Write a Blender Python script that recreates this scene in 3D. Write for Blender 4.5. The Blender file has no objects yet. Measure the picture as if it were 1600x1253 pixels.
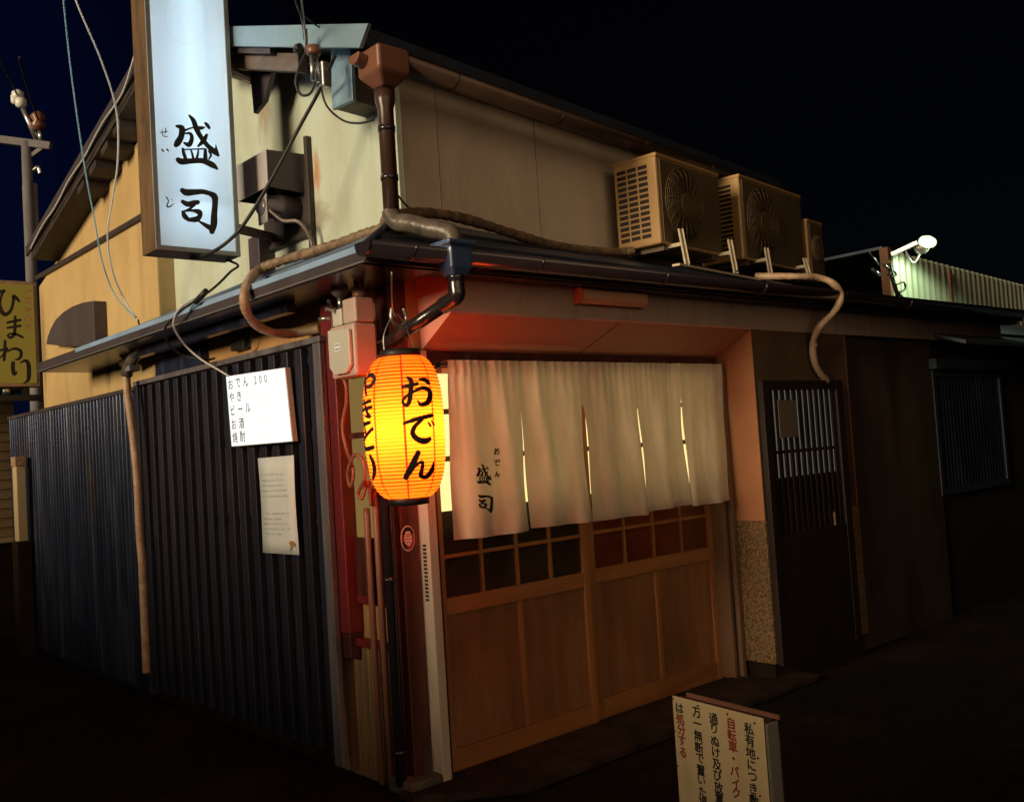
import bpy, bmesh, math, random
from mathutils import Vector, Matrix
import numpy as np
random.seed(7)
S = bpy.context.scene
COL = S.collection
# ------------------------------------------------------------------ camera
CR = np.array([[0.74669970603232, -0.6620711644797819, -0.06404156599921972],
               [0.01628823189220068, -0.0780509136654768, 0.9968163062359133],
               [0.664961835380853, 0.7453655667123146, 0.047496625633379495]])
CF = 1508.1
CC = np.array([-2.5745, -3.7163, 1.55])
cam = bpy.data.objects.new('camera', bpy.data.cameras.new('camera'))
COL.objects.link(cam)
cam.matrix_world = Matrix(((CR[0][0], CR[1][0], -CR[2][0], CC[0]), (CR[0][1], CR[1][1], -CR[2][1], CC[1]),
                           (CR[0][2], CR[1][2], -CR[2][2], CC[2]), (0, 0, 0, 1)))
cam.data.sensor_width = 36
cam.data.lens = 36 * CF / 1600
cam.data.clip_start = .05
cam.data.clip_end = 2000
S.camera = cam
# ------------------------------------------------------------------ night sky, low warm key light, exposure
SUNV = Vector((-.98, -.055, .20)).normalized()
w = bpy.data.worlds.new('World')
S.world = w
w.use_nodes = True
nt = w.node_tree
bg = nt.nodes['Background']
sky = nt.nodes.new('ShaderNodeTexSky')
sky.sky_type = 'NISHITA'
sky.sun_disc = False
sky.sun_elevation = math.asin(SUNV.z)
sky.sun_rotation = math.atan2(SUNV.x, SUNV.y)
mul = nt.nodes.new('ShaderNodeMixRGB')
mul.blend_type = 'MULTIPLY'
mul.inputs[0].default_value = 1
mul.inputs[2].default_value = (.0002, .0002, .0003, 1)
nt.links.new(sky.outputs[0], mul.inputs[1])
tc = nt.nodes.new('ShaderNodeTexCoord')
dotn = nt.nodes.new('ShaderNodeVectorMath')
dotn.operation = 'DOT_PRODUCT'
dotn.inputs[1].default_value = (-.42, .90, 0)
nt.links.new(tc.outputs['Generated'], dotn.inputs[0])
ramp = nt.nodes.new('ShaderNodeValToRGB')
ramp.color_ramp.elements[0].position = .50
ramp.color_ramp.elements[0].color = (.0001, .0001, .0001, 1)
ramp.color_ramp.elements[1].position = .93
ramp.color_ramp.elements[1].color = (.0006, .0022, .017, 1)
nt.links.new(dotn.outputs['Value'], ramp.inputs[0])
add = nt.nodes.new('ShaderNodeMixRGB')
add.blend_type = 'ADD'
add.inputs[0].default_value = 1
nt.links.new(ramp.outputs[0], add.inputs[1])
nt.links.new(mul.outputs[0], add.inputs[2])
# warm glow added low in the sky behind the viewer to light the front
dg_ = nt.nodes.new('ShaderNodeVectorMath'); dg_.operation = 'DOT_PRODUCT'
gv = Vector((-.36, -.92, .08)).normalized()
dg_.inputs[1].default_value = gv
nt.links.new(tc.outputs['Generated'], dg_.inputs[0])
pw = nt.nodes.new('ShaderNodeMath'); pw.operation = 'MAXIMUM'; pw.inputs[1].default_value = 0
nt.links.new(dg_.outputs['Value'], pw.inputs[0])
pw2 = nt.nodes.new('ShaderNodeMath'); pw2.operation = 'POWER'; pw2.inputs[1].default_value = 9
nt.links.new(pw.outputs[0], pw2.inputs[0])
gm_ = nt.nodes.new('ShaderNodeMixRGB'); gm_.blend_type = 'MIX'
gm_.inputs[1].default_value = (0, 0, 0, 1); gm_.inputs[2].default_value = (1.30, .88, .52, 1)
nt.links.new(pw2.outputs[0], gm_.inputs[0])
ad2 = nt.nodes.new('ShaderNodeMixRGB'); ad2.blend_type = 'ADD'; ad2.inputs[0].default_value = 1
nt.links.new(add.outputs[0], ad2.inputs[1]); nt.links.new(gm_.outputs[0], ad2.inputs[2])
nt.links.new(ad2.outputs[0], bg.inputs[0])
bg.inputs[1].default_value = 1.0
sun = bpy.data.objects.new('sun', bpy.data.lights.new('sun', 'SUN'))
COL.objects.link(sun)
sun.data.energy = 3.3
sun.data.angle = math.radians(20)
sun.data.color = (1, .80, .50)
sun.rotation_euler = (-SUNV).to_track_quat('-Z', 'Y').to_euler()
S.view_settings.view_transform = 'Standard'
S.view_settings.look = 'None'
S.view_settings.exposure = .2
S.view_settings.gamma = 1
S.cycles.use_denoising = True
S.cycles.max_bounces = 8
S.cycles.transmission_bounces = 6
S.cycles.sample_clamp_indirect = 4
S.cycles.caustics_reflective = False
S.cycles.caustics_refractive = False

# ------------------------------------------------------------------ sight-line helpers (pixel of the 1600 px photo -> point on a real plane)
def ray(u, v):
    return CR.T @ np.array([(u - 800) / CF, (626.5 - v) / CF, 1.0])
def onp(u, v, P, n):
    d = ray(u, v)
    P = np.array(P); n = np.array(n)
    return Vector(CC + d * (np.dot(P - CC, n) / np.dot(d, n)))
def onx(u, v, x): return onp(u, v, (x, 0, 0), (1, 0, 0))
def ony(u, v, y): return onp(u, v, (0, y, 0), (0, 1, 0))
def onz(u, v, z): return onp(u, v, (0, 0, z), (0, 0, 1))
def atd(u, v, d): return Vector(CC + ray(u, v) * d)

# ------------------------------------------------------------------ materials
MATS = {}
def mat(name, c1, c2=None, rough=.6, scale=6, stretch=(1, 1, 1), bump=0., bscale=60, metal=0., detail=6, emit=None, estr=0., lo=.35, hi=.65, coat=0, dirt_or_glint=None):
    m = bpy.data.materials.new(name)
    m.use_nodes = True
    t = m.node_tree
    b = t.nodes['Principled BSDF']
    b.inputs['Roughness'].default_value = rough
    b.inputs['Metallic'].default_value = metal
    b.inputs['Coat Weight'].default_value = coat
    b.inputs['Base Color'].default_value = (*c1, 1)
    co = t.nodes.new('ShaderNodeTexCoord')
    mp = t.nodes.new('ShaderNodeMapping')
    mp.inputs['Scale'].default_value = stretch
    t.links.new(co.outputs['Object'], mp.inputs[0])
    last = None
    if c2:
        n = t.nodes.new('ShaderNodeTexNoise')
        n.inputs['Scale'].default_value = scale
        n.inputs['Detail'].default_value = detail
        n.inputs['Roughness'].default_value = .62
        t.links.new(mp.outputs[0], n.inputs[0])
        r = t.nodes.new('ShaderNodeValToRGB')
        r.color_ramp.elements[0].position = lo
        r.color_ramp.elements[1].position = hi
        r.color_ramp.elements[0].color = (*c1, 1)
        r.color_ramp.elements[1].color = (*c2, 1)
        t.links.new(n.outputs[0], r.inputs[0])
        last = r.outputs[0]
    for d in (dirt_or_glint or []):      # wear or painted glints with a shape of their own: (colour, noise scale, stretch, lo, hi, amount)
        n = t.nodes.new('ShaderNodeTexNoise')
        n.inputs['Scale'].default_value = d[1]
        n.inputs['Detail'].default_value = 8
        m2 = t.nodes.new('ShaderNodeMapping')
        m2.inputs['Scale'].default_value = d[2]
        m2.inputs['Location'].default_value = (3.1, 1.7, .4)
        t.links.new(co.outputs['Object'], m2.inputs[0])
        t.links.new(m2.outputs[0], n.inputs[0])
        mr = t.nodes.new('ShaderNodeMapRange')
        mr.inputs[1].default_value = d[3]
        mr.inputs[2].default_value = d[4]
        mr.inputs[4].default_value = d[5]
        t.links.new(n.outputs[0], mr.inputs[0])
        mx = t.nodes.new('ShaderNodeMixRGB')
        t.links.new(mr.outputs[0], mx.inputs[0])
        if last: t.links.new(last, mx.inputs[1])
        else: mx.inputs[1].default_value = (*c1, 1)
        mx.inputs[2].default_value = (*d[0], 1)
        last = mx.outputs[0]
    if last: t.links.new(last, b.inputs['Base Color'])
    if bump:
        n = t.nodes.new('ShaderNodeTexNoise')
        n.inputs['Scale'].default_value = bscale
        n.inputs['Detail'].default_value = 5
        t.links.new(mp.outputs[0], n.inputs[0])
        bp = t.nodes.new('ShaderNodeBump')
        bp.inputs['Strength'].default_value = bump
        bp.inputs['Distance'].default_value = .01
        t.links.new(n.outputs[0], bp.inputs['Height'])
        t.links.new(bp.outputs[0], b.inputs['Normal'])
    if emit:
        b.inputs['Emission Color'].default_value = (*emit, 1)
        b.inputs['Emission Strength'].default_value = estr
    MATS[name] = m
    return m
def spot_stain(m, centre, radii, colour, amount):
    """a stain with its own place and shape on the surface"""
    t = m.node_tree
    b = t.nodes['Principled BSDF']
    src = b.inputs['Base Color'].links[0].from_socket
    co = t.nodes.new('ShaderNodeTexCoord')
    mp = t.nodes.new('ShaderNodeMapping')
    mp.vector_type = 'TEXTURE'
    mp.inputs['Location'].default_value = centre
    mp.inputs['Scale'].default_value = radii
    t.links.new(co.outputs['Object'], mp.inputs[0])
    n = t.nodes.new('ShaderNodeTexNoise')
    n.inputs['Scale'].default_value = 2.2
    n.inputs['Detail'].default_value = 6
    t.links.new(mp.outputs[0], n.inputs[0])
    ln = t.nodes.new('ShaderNodeVectorMath'); ln.operation = 'LENGTH'
    t.links.new(mp.outputs[0], ln.inputs[0])
    a = t.nodes.new('ShaderNodeMath'); a.operation = 'MULTIPLY_ADD'
    a.inputs[1].default_value = 1.1; a.inputs[2].default_value = -.55
    t.links.new(n.outputs[0], a.inputs[0])
    s = t.nodes.new('ShaderNodeMath'); s.operation = 'ADD'
    t.links.new(ln.outputs['Value'], s.inputs[0]); t.links.new(a.outputs[0], s.inputs[1])
    mr = t.nodes.new('ShaderNodeMapRange')
    mr.inputs[1].default_value = 1.0; mr.inputs[2].default_value = .2
    mr.inputs[3].default_value = 0; mr.inputs[4].default_value = amount
    t.links.new(s.outputs[0], mr.inputs[0])
    mx = t.nodes.new('ShaderNodeMixRGB')
    t.links.new(mr.outputs[0], mx.inputs[0]); t.links.new(src, mx.inputs[1])
    mx.inputs[2].default_value = (*colour, 1)
    t.links.new(mx.outputs[0], b.inputs['Base Color'])
def emis(name, c, s):
    m = bpy.data.materials.new(name)
    m.use_nodes = True
    t = m.node_tree
    t.nodes.remove(t.nodes['Principled BSDF'])
    e = t.nodes.new('ShaderNodeEmission')
    e.inputs[0].default_value = (*c, 1)
    e.inputs[1].default_value = s
    t.links.new(e.outputs[0], t.nodes['Material Output'].inputs[0])
    MATS[name] = m
    return m
def translucent(name, c, mixf, diff=None, gloss=0):
    m = bpy.data.materials.new(name)
    m.use_nodes = True
    t = m.node_tree
    b = t.nodes['Principled BSDF']
    b.inputs['Base Color'].default_value = (*(diff or c), 1)
    b.inputs['Roughness'].default_value = .55
    tr = t.nodes.new('ShaderNodeBsdfTranslucent')
    tr.inputs[0].default_value = (*c, 1)
    mx = t.nodes.new('ShaderNodeMixShader')
    mx.inputs[0].default_value = mixf
    t.links.new(b.outputs[0], mx.inputs[1])
    t.links.new(tr.outputs[0], mx.inputs[2])
    t.links.new(mx.outputs[0], t.nodes['Material Output'].inputs[0])
    MATS[name] = m
    return m

mat('wall_green', (.49, .56, .49), (.42, .45, .36), .85, 3, (1, 1, .45), .12, 90,
    dirt_or_glint=[((.27, .19, .10), 2.4, (1, 1.4, .28), .55, .78, .55), ((.10, .09, .08), 9, (1, 2.5, .2), .62, .8, .35)])
spot_stain(MATS['wall_green'], (.12, .765, 3.09), (.3, .05, .15), (.42, .13, .02), .85)
spot_stain(MATS['wall_green'], (.12, 1.32, 3.62), (.3, .10, .28), (.25, .16, .09), .7)
spot_stain(MATS['wall_green'], (.12, .82, 2.85), (.3, .20, .12), (.16, .10, .06), .7)
mat('wall_ochre', (.52, .36, .17), (.42, .285, .125), .85, 2.5, (1, 1, .5), .12, 90,
    dirt_or_glint=[((.20, .10, .04), 2.2, (1, 1.6, .25), .56, .8, .6)])
spot_stain(MATS['wall_ochre'], (0, 3.72, 2.36), (.3, .09, .22), (.05, .03, .02), .9)
spot_stain(MATS['wall_ochre'], (0, 3.35, 2.40), (.3, .07, .16), (.05, .03, .02), .85)
spot_stain(MATS['wall_ochre'], (0, 5.3, 2.7), (.3, .10, .6), (.10, .06, .03), .6)
mat('wall_beige', (.78, .67, .54), (.64, .55, .44), .88, 2, (1, 1, .5), .15, 80,
    dirt_or_glint=[((.16, .12, .08), 7, (1.6, 1.6, .12), .6, .82, .45), ((.2, .15, .09), 1.6, (1, 1, .35), .5, .8, .5)])
mat('wall_tan', (.42, .23, .09), (.34, .18, .07), .85, 5, (1, 1, .6), .1, 80, dirt_or_glint=[((.12, .06, .03), 3, (1, 1, .3), .58, .8, .5)])
mat('wall_bay', (.44, .34, .28), (.36, .27, .22), .8, 3, (.5, 1, 1), .05, 60, dirt_or_glint=[((.13, .08, .05), 3, (2.4, 1, .3), .55, .8, .5)])
mat('wall_return', (.44, .20, .10), (.37, .155, .07), .85, 3, (1, 1, 1), .08, 90, dirt_or_glint=[((.3, .13, .06), 3, (1, 1, .4), .55, .8, .4)])
mat('soffit', (.66, .29, .22), (.57, .24, .18), .55, 2, (.4, 1, 1), .03, 50)
mat('stone_dado', (.30, .19, .09), (.07, .045, .025), .8, 90, (1, 1, 1), .5, 120, detail=2, lo=.38, hi=.62)
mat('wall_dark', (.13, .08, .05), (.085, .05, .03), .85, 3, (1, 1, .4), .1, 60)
mat('concrete', (.16, .13, .10), (.06, .045, .035), .9, 7, (1, 1, 1), .4, 40)
mat('paving', (.055, .036, .024), (.022, .015, .011), .9, 7, (1, 1, 1), .5, 40)
mat('asphalt', (.020, .015, .012), (.007, .006, .005), .9, 14, (1, 1, 1), .9, 90, dirt_or_glint=[((.07, .035, .02), 1.3, (1, 1, 1), .5, .75, .6)])
mat('roof_metal', (.07, .09, .13), (.05, .06, .09), .42, 4, (1, 1, 1), .02, 30, metal=.55)
mat('pale_metal', (.34, .50, .78), (.26, .38, .6), .4, 4, (1, .5, 1), .02, 30, metal=.2)
mat('roof_side_lit', (.20, .27, .38), (.12, .16, .24), .40, 4, (1, .4, 1), .02, 30, metal=.4)  # bluer, lighter roof sheet: the sign's glow put into the colour
mat('barge_metal', (.24, .36, .46), (.20, .30, .39), .45, 3, (1, 1, 1), .02, 30, metal=.3)
mat('dark_wood', (.045, .032, .03), (.02, .014, .014), .6, 12, (1, 1, .12), .25, 30)
mat('old_beam', (.16, .12, .10), (.06, .045, .04), .75, 14, (1, .2, 1), .4, 30)
mat('post_wood', (.10, .026, .018), (.035, .010, .009), .42, 16, (1, 1, .1), .2, 30, dirt_or_glint=[((.12, .10, .09), 4, (2, 2, .4), .6, .75, .5)])
mat('red_post', (.17, .018, .022), (.11, .012, .016), .4, 9, (1, 1, .1), .12, 30)
mat('plank', (.36, .23, .11), (.15, .09, .045), .8, 10, (1, 3, .12), .5, 26, dirt_or_glint=[((.3, .22, .15), 3, (1, 3, .25), .58, .75, .5)])
mat('door_frame_wood', (.38, .16, .055), (.25, .10, .032), .5, 9, (1, 1, .1), .12, 30)
mat('door_rail_wood', (.38, .16, .055), (.25, .10, .032), .5, 9, (.1, 1, 1), .12, 30)
mat('plywood', (.31, .135, .055), (.22, .092, .036), .62, 6, (2.2, 1, .25), .05, 30, detail=9,
    dirt_or_glint=[((.05, .02, .008), 2, (1, 1, .7), .5, .8, .5), ((.34, .2, .1), 10, (1.5, 1, .10), .62, .78, .5)])
mat('white_frame', (.62, .54, .47), (.52, .45, .38), .5, 5, (1, 1, .2), .04, 40, dirt_or_glint=[((.22, .15, .1), 6, (2, 2, .3), .6, .8, .6)])
mat('jamb_tan', (.20, .12, .075), (.15, .085, .05), .55, 5, (1, 1, .2), .04, 40)
mat('alu', (.42, .40, .38), None, .35, metal=.7)
mat('lattice', (.024, .026, .050), (.010, .011, .024), .42, 10, (1, 1, .1), .15, 30, dirt_or_glint=[((.11, .09, .10), 7, (3, 3, .25), .62, .78, .5)])
mat('lattice_frame', (.15, .14, .16), (.07, .06, .07), .5, 9, (1, 1, .15), .2, 30)
mat('navy_metal', (.045, .058, .115), (.020, .027, .06), .24, 5, (1, 1, .2), .10, 30, metal=.55, dirt_or_glint=[((.16, .18, .24), 3.5, (1, 3, .2), .54, .75, .6), ((.06, .03, .02), 2.2, (1, 1, .6), .62, .8, .8)])  # pale streaks are glints of light put into the colour; brown is rust
mat('reed', (.40, .24, .11), (.16, .085, .035), .75, 34, (1, .25, 2), .4, 60)
mat('dark_glass', (.02, .014, .009), (.05, .03, .015), .16, 3, coat=.2)
mat('red_reflect_glass', (.16, .04, .012), (.09, .022, .007), .22, 3)  # reddish reflection on the panes, put into the glass colour
mat('noren_ink', (.008, .007, .006), rough=.8)
mat('ink', (.008, .007, .010), rough=.6)
mat('red_ink', (.30, .012, .012), rough=.6)
mat('pale_ink', (.46, .44, .42), rough=.7)
mat('ring_ink', (.60, .66, .70), rough=.5)
mat('pink_ink', (.62, .20, .16), rough=.6)
mat('black', (.012, .011, .012), rough=.5)
mat('rubber', (.012, .012, .013), rough=.55)
mat('white_cable', (.55, .55, .58), rough=.5)
mat('cyan_lit_cable', (.22, .42, .58), rough=.4)  # cyan light on the wire put into its colour
mat('gutter', (.022, .016, .020), rough=.22, coat=.4)
mat('navy_plastic', (.05, .08, .18), rough=.28, coat=.3)
mat('brown_pvc', (.20, .085, .055), (.15, .06, .038), .35, 4, (1, 1, .3), .02, 30)
mat('dark_brown_pvc', (.055, .026, .02), (.04, .018, .014), .3, 5, (1, 1, .3), .02, 30)
mat('gutter_brown', (.050, .026, .018), (.03, .016, .011), .4, 4, (1, 1, .3), .02, 30)
mat('taped_pipe', (.14, .11, .095), (.06, .048, .042), .38, 14, (1, 1, 1), .5, 24)
mat('lagging', (.27, .18, .11), (.10, .06, .035), .6, 22, (1, 1, 1), .8, 40)
mat('lagging_pale', (.50, .34, .24), (.34, .21, .13), .5, 16, (1, 1, 1), .6, 40)
mat('ac_case', (.45, .27, .11), (.38, .22, .085), .5, 5, (1, 1, .5), .03, 40, dirt_or_glint=[((.16, .10, .05), 4, (1, 1, .35), .58, .8, .5)])
mat('ac_front_shaded', (.13, .09, .048), (.10, .07, .036), .55, 5, (1, 1, .5), .03, 40)  # front darker than the case: its shade put into the colour
mat('ac_grille_shaded', (.17, .11, .055), (.13, .085, .04), .5, 5, (1, 1, .5), .03, 40)  # shaded copy of the case colour for the front grille
mat('ac_recess', (.020, .009, .005), (.010, .005, .003), .7, 60, (1, 1, 4), .3, 60)  # near black: shade of recessed vents and fan opening put into the colour
mat('bracket_white', (.62, .53, .40), (.5, .41, .29), .45, 7, (1, 1, 1), .05, 40, dirt_or_glint=[((.25, .12, .05), 8, (1, 1, 1), .6, .8, .6)])
mat('meter_case', (.52, .40, .36), (.45, .33, .29), .5, 5, (1, 1, 1), .05, 40)
mat('meter_face', (.55, .53, .48), rough=.35)
mat('steel', (.5, .5, .5), rough=.32, metal=.9)
mat('hood', (.085, .068, .08), (.06, .048, .058), .5, 5, (1, 1, .3), .05, 40, metal=.3)
mat('hood_lit', (.55, .51, .53), (.42, .38, .40), .5, 4, (1, 1, .2), .05, 40, metal=.3)  # lighter copy of hood: light on the front plate put into its colour
mat('motor', (.34, .33, .35), (.26, .25, .27), .4, 6)
mat('sign_frame', (.20, .12, .065), (.10, .06, .035), .55, 12, (1, 1, .3), .2, 30, metal=.3)
mat('sign_trim', (.30, .34, .37), (.22, .25, .28), .45, 12, (1, 1, .3), .1, 30, metal=.4)
mat('board_face', (.78, .60, .36), (.70, .53, .31), .5, 4, (1, 1, .4), .02, 40, dirt_or_glint=[((.3, .18, .08), 5, (1, 1, .5), .62, .8, .35)])
mat('board_wood', (.06, .028, .024), (.03, .015, .013), .6, 8)
mat('paper', (.80, .84, .90), (.76, .78, .80), .5, 2)
mat('dark_paper', (.17, .13, .09), (.13, .10, .07), .6, 2)
mat('leaf_brown', (.45, .24, .06), rough=.6)
mat('siding', (.38, .27, .15), (.31, .22, .12), .8, 4, (.3, 1, 1), .1, 40)
mat('pillar', (.62, .50, .30), (.52, .40, .22), .7, 5, (1, 1, .4), .05, 40)
mat('plinth', (.035, .022, .015), (.018, .012, .009), .9, 6, (1, 1, 1), .5, 20)
mat('pole_concrete', (.20, .19, .21), (.14, .13, .15), .8, 6, (1, 1, .3), .1, 40, metal=.2)
mat('porcelain', (.72, .72, .70), rough=.25)
mat('zinc', (.42, .46, .36), (.33, .36, .28), .5, 4, (1, 1, .15), .05, 40, metal=.3, dirt_or_glint=[((.25, .10, .03), 4, (2, 2, .2), .58, .75, .7)])
mat('rust', (.16, .07, .035), (.09, .04, .02), .8, 8, bump=.2)
mat('sticker_white', (.85, .8, .75), rough=.4)
mat('sticker_red', (.45, .03, .02), rough=.4)
mat('copper_pipe', (.30, .13, .09), (.22, .09, .06), .45, 6, (1, 1, .2), .05, 40)
mat('fixture', (.74, .42, .27), (.62, .33, .2), .45, 5, (.4, 1, 1), .05, 40)
mat('shutter_wood', (.022, .011, .008), (.012, .006, .005), .55, 12, (1, 1, .1), .2, 30)
mat('neighbour_wall', (.085, .062, .042), (.055, .04, .026), .85, 2.5, (1, 1, .5), .15, 60, dirt_or_glint=[((.02, .014, .01), 2.5, (1.5, 1, .3), .5, .75, .8)])
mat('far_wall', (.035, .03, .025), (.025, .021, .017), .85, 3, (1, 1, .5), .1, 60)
emis('pane_lit', (1, .77, .30), 1.1)
emis('pane_amber', (.95, .58, .17), .20)
emis('slit_lit', (.75, .70, .58), .11)
emis('tube_light', (1.0, .99, .97), 560.0)
emis('flood_lens', (.80, 1, .60), 1.5)
emis('menu_lit', (1.0, 1.0, .92), .98)
emis('bar_face', (.62, .40, .06), .22)
translucent('sign_acrylic', (.80, .91, .98), .55, (.66, .80, .90))
translucent('lantern_paper', (1.0, .21, .015), .72, (.45, .10, .015))
translucent('lantern_seam', (.42, .022, .006), .60, (.3, .03, .01))
translucent('noren_cloth', (.60, .50, .43), .27, (.7, .6, .5))
def cloth_weave(m):
    t = m.node_tree
    b = t.nodes['Principled BSDF']; b.inputs['Roughness'].default_value = .9
    co = t.nodes.new('ShaderNodeTexCoord')
    n = t.nodes.new('ShaderNodeTexNoise'); n.inputs['Scale'].default_value = 7; n.inputs['Detail'].default_value = 8
    mp = t.nodes.new('ShaderNodeMapping'); mp.inputs['Scale'].default_value = (2.5, 1, .6)
    t.links.new(co.outputs['Object'], mp.inputs[0]); t.links.new(mp.outputs[0], n.inputs[0])
    r = t.nodes.new('ShaderNodeValToRGB')
    r.color_ramp.elements[0].position = .3; r.color_ramp.elements[0].color = (.64, .51, .41, 1)
    r.color_ramp.elements[1].position = .7; r.color_ramp.elements[1].color = (.88, .74, .61, 1)
    t.links.new(n.outputs[0], r.inputs[0]); t.links.new(r.outputs[0], b.inputs['Base Color'])
    wv = t.nodes.new('ShaderNodeTexNoise'); wv.inputs['Scale'].default_value = 260; wv.inputs['Detail'].default_value = 2
    t.links.new(co.outputs['Object'], wv.inputs[0])
    bp = t.nodes.new('ShaderNodeBump'); bp.inputs['Strength'].default_value = .55; bp.inputs['Distance'].default_value = .004
    t.links.new(wv.outputs[0], bp.inputs['Height']); t.links.new(bp.outputs[0], b.inputs['Normal'])
cloth_weave(MATS['noren_cloth'])
for n_ in ('asphalt', 'paving', 'neighbour_wall', 'far_wall', 'plinth', 'wall_dark'):
    MATS[n_].node_tree.nodes['Principled BSDF'].inputs['Specular IOR Level'].default_value = .12

# ------------------------------------------------------------------ mesh builder
class MB:
    def __init__(s): s.bm = bmesh.new()
    def face(s, pts):
        vs = [s.bm.verts.new(p) for p in pts]
        try: return s.bm.faces.new(vs)
        except ValueError: return None
    def box(s, x0, x1, y0, y1, z0, z1):
        v = [s.bm.verts.new((x, y, z)) for z in (z0, z1) for y in (y0, y1) for x in (x0, x1)]
        for f in ((0, 2, 3, 1), (4, 5, 7, 6), (0, 1, 5, 4), (2, 6, 7, 3), (0, 4, 6, 2), (1, 3, 7, 5)):
            s.bm.faces.new([v[i] for i in f])
        return s
    def obox(s, o, a, b, c):
        o, a, b, c = Vector(o), Vector(a), Vector(b), Vector(c)
        v = [s.bm.verts.new(o + i * a + j * b + k * c) for k in (0, 1) for j in (0, 1) for i in (0, 1)]
        for f in ((0, 2, 3, 1), (4, 5, 7, 6), (0, 1, 5, 4), (2, 6, 7, 3), (0, 4, 6, 2), (1, 3, 7, 5)):
            s.bm.faces.new([v[i] for i in f])
        return s
    def bar(s, p, q, wd, ht, up=(0, 0, 1)):
        p, q = Vector(p), Vector(q)
        d = (q - p).normalized()
        u = Vector(up)
        r = d.cross(u)
        if r.length < 1e-4: r = d.cross(Vector((1, 0, 0)))
        r.normalize(); u = r.cross(d).normalized()
        return s.obox(p - r * wd / 2 - u * ht / 2, q - p, r * wd, u * ht)
    def prism(s, pts, vec):
        vec = Vector(vec)
        a = [s.bm.verts.new(p) for p in pts]
        b = [s.bm.verts.new(Vector(p) + vec) for p in pts]
        s.bm.faces.new(a); s.bm.faces.new(b[::-1])
        n = len(pts)
        for i in range(n):
            s.bm.faces.new((a[i], b[i], b[(i + 1) % n], a[(i + 1) % n]))
        return s
    def tube(s, pts, r, n=10, cap=True):
        pts = [Vector(p) for p in pts]
        rs = r if isinstance(r, (list, tuple)) else [r] * len(pts)
        prev = None; rings = []
        ref = Vector((0.13, .31, .94)).normalized()
        for i, p in enumerate(pts):
            d = (pts[min(i + 1, len(pts) - 1)] - pts[max(i - 1, 0)])
            if d.length < 1e-9: d = Vector((0, 0, 1))
            d.normalize()
            if prev is None:
                x = d.cross(ref)
                if x.length < .05: x = d.cross(Vector((1, 0, 0)))
            else:
                x = prev - d * prev.dot(d)
            x.normalize(); y = d.cross(x); prev = x
            rings.append([s.bm.verts.new(p + (x * math.cos(2 * math.pi * k / n) + y * math.sin(2 * math.pi * k / n)) * rs[i]) for k in range(n)])
        for a, b in zip(rings, rings[1:]):
            for k in range(n):
                s.bm.faces.new((a[k], a[(k + 1) % n], b[(k + 1) % n], b[k])).smooth = True
        if cap:
            s.bm.faces.new(rings[0][::-1]); s.bm.faces.new(rings[-1])
        return s
    def lathe(s, prof, c=(0, 0, 0), axis='z', n=24):
        c = Vector(c); rings = []
        for r, h in prof:
            ring = []
            for k in range(n):
                a = 2 * math.pi * k / n
                p = {'z': Vector((r * math.cos(a), r * math.sin(a), h)), 'y': Vector((r * math.cos(a), h, r * math.sin(a))),
                     'x': Vector((h, r * math.cos(a), r * math.sin(a)))}[axis]
                ring.append(s.bm.verts.new(c + p))
            rings.append(ring)
        for a, b in zip(rings, rings[1:]):
            for k in range(n):
                s.bm.faces.new((a[k], a[(k + 1) % n], b[(k + 1) % n], b[k])).smooth = True
        s.bm.faces.new(rings[0][::-1]); s.bm.faces.new(rings[-1])
        return s
    def grid(s, rows, smooth=True):
        vs = [[s.bm.verts.new(p) for p in r] for r in rows]
        for a, b in zip(vs, vs[1:]):
            for i in range(len(a) - 1):
                f = s.bm.faces.new((a[i], a[i + 1], b[i + 1], b[i])); f.smooth = smooth
        return s
    def build(s, name, m, parent=None, bevel=0, fixn=True, solid=0):
        if fixn: bmesh.ops.recalc_face_normals(s.bm, faces=s.bm.faces)
        me = bpy.data.meshes.new(name)
        s.bm.to_mesh(me); s.bm.free()
        me.materials.append(MATS[m] if isinstance(m, str) else m)
        o = bpy.data.objects.new(name, me)
        COL.objects.link(o)
        if parent:
            o.parent = parent
            o.matrix_parent_inverse = world_of(parent).inverted()
        if solid:
            md = o.modifiers.new('solid', 'SOLIDIFY'); md.thickness = solid; md.offset = 0
        if bevel:
            md = o.modifiers.new('bevel', 'BEVEL'); md.width = bevel; md.segments = 2; md.limit_method = 'ANGLE'; md.angle_limit = math.radians(40)
        return o
def world_of(o):
    if o.parent is None: return Matrix.LocRotScale(o.location, o.rotation_euler, o.scale)
    return world_of(o.parent) @ o.matrix_parent_inverse @ Matrix.LocRotScale(o.location, o.rotation_euler, o.scale)
def thing(name, label, cat, loc=(0, 0, 0), group=None, rot=(0, 0, 0)):
    o = bpy.data.objects.new(name, None)
    COL.objects.link(o)
    o.location = loc; o.rotation_euler = rot; o.empty_display_size = .1
    o['label'] = label; o['category'] = cat
    if group: o['group'] = group
    return o
def tag(o, label, cat, group=None):
    o['label'] = label; o['category'] = cat
    if group: o['group'] = group
    return o
def copy_thing(t):
    c = t.copy(); COL.objects.link(c)
    for a in t.children:
        b = a.copy(); COL.objects.link(b); b.parent = c
        for d in a.children:
            e = d.copy(); COL.objects.link(e); e.parent = b
    return c
def smooth_path(pts, k=8):
    pts = [Vector(p) for p in pts]
    out = []
    for i in range(len(pts) - 1):
        a, b, c, d = pts[max(i - 1, 0)], pts[i], pts[i + 1], pts[min(i + 2, len(pts) - 1)]
        for j in range(k):
            t = j / k
            out.append(.5 * ((2 * b) + (c - a) * t + (2 * a - 5 * b + 4 * c - d) * t * t + (3 * b - a - 3 * c + d) * t ** 3))
    out.append(pts[-1])
    return out
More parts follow.
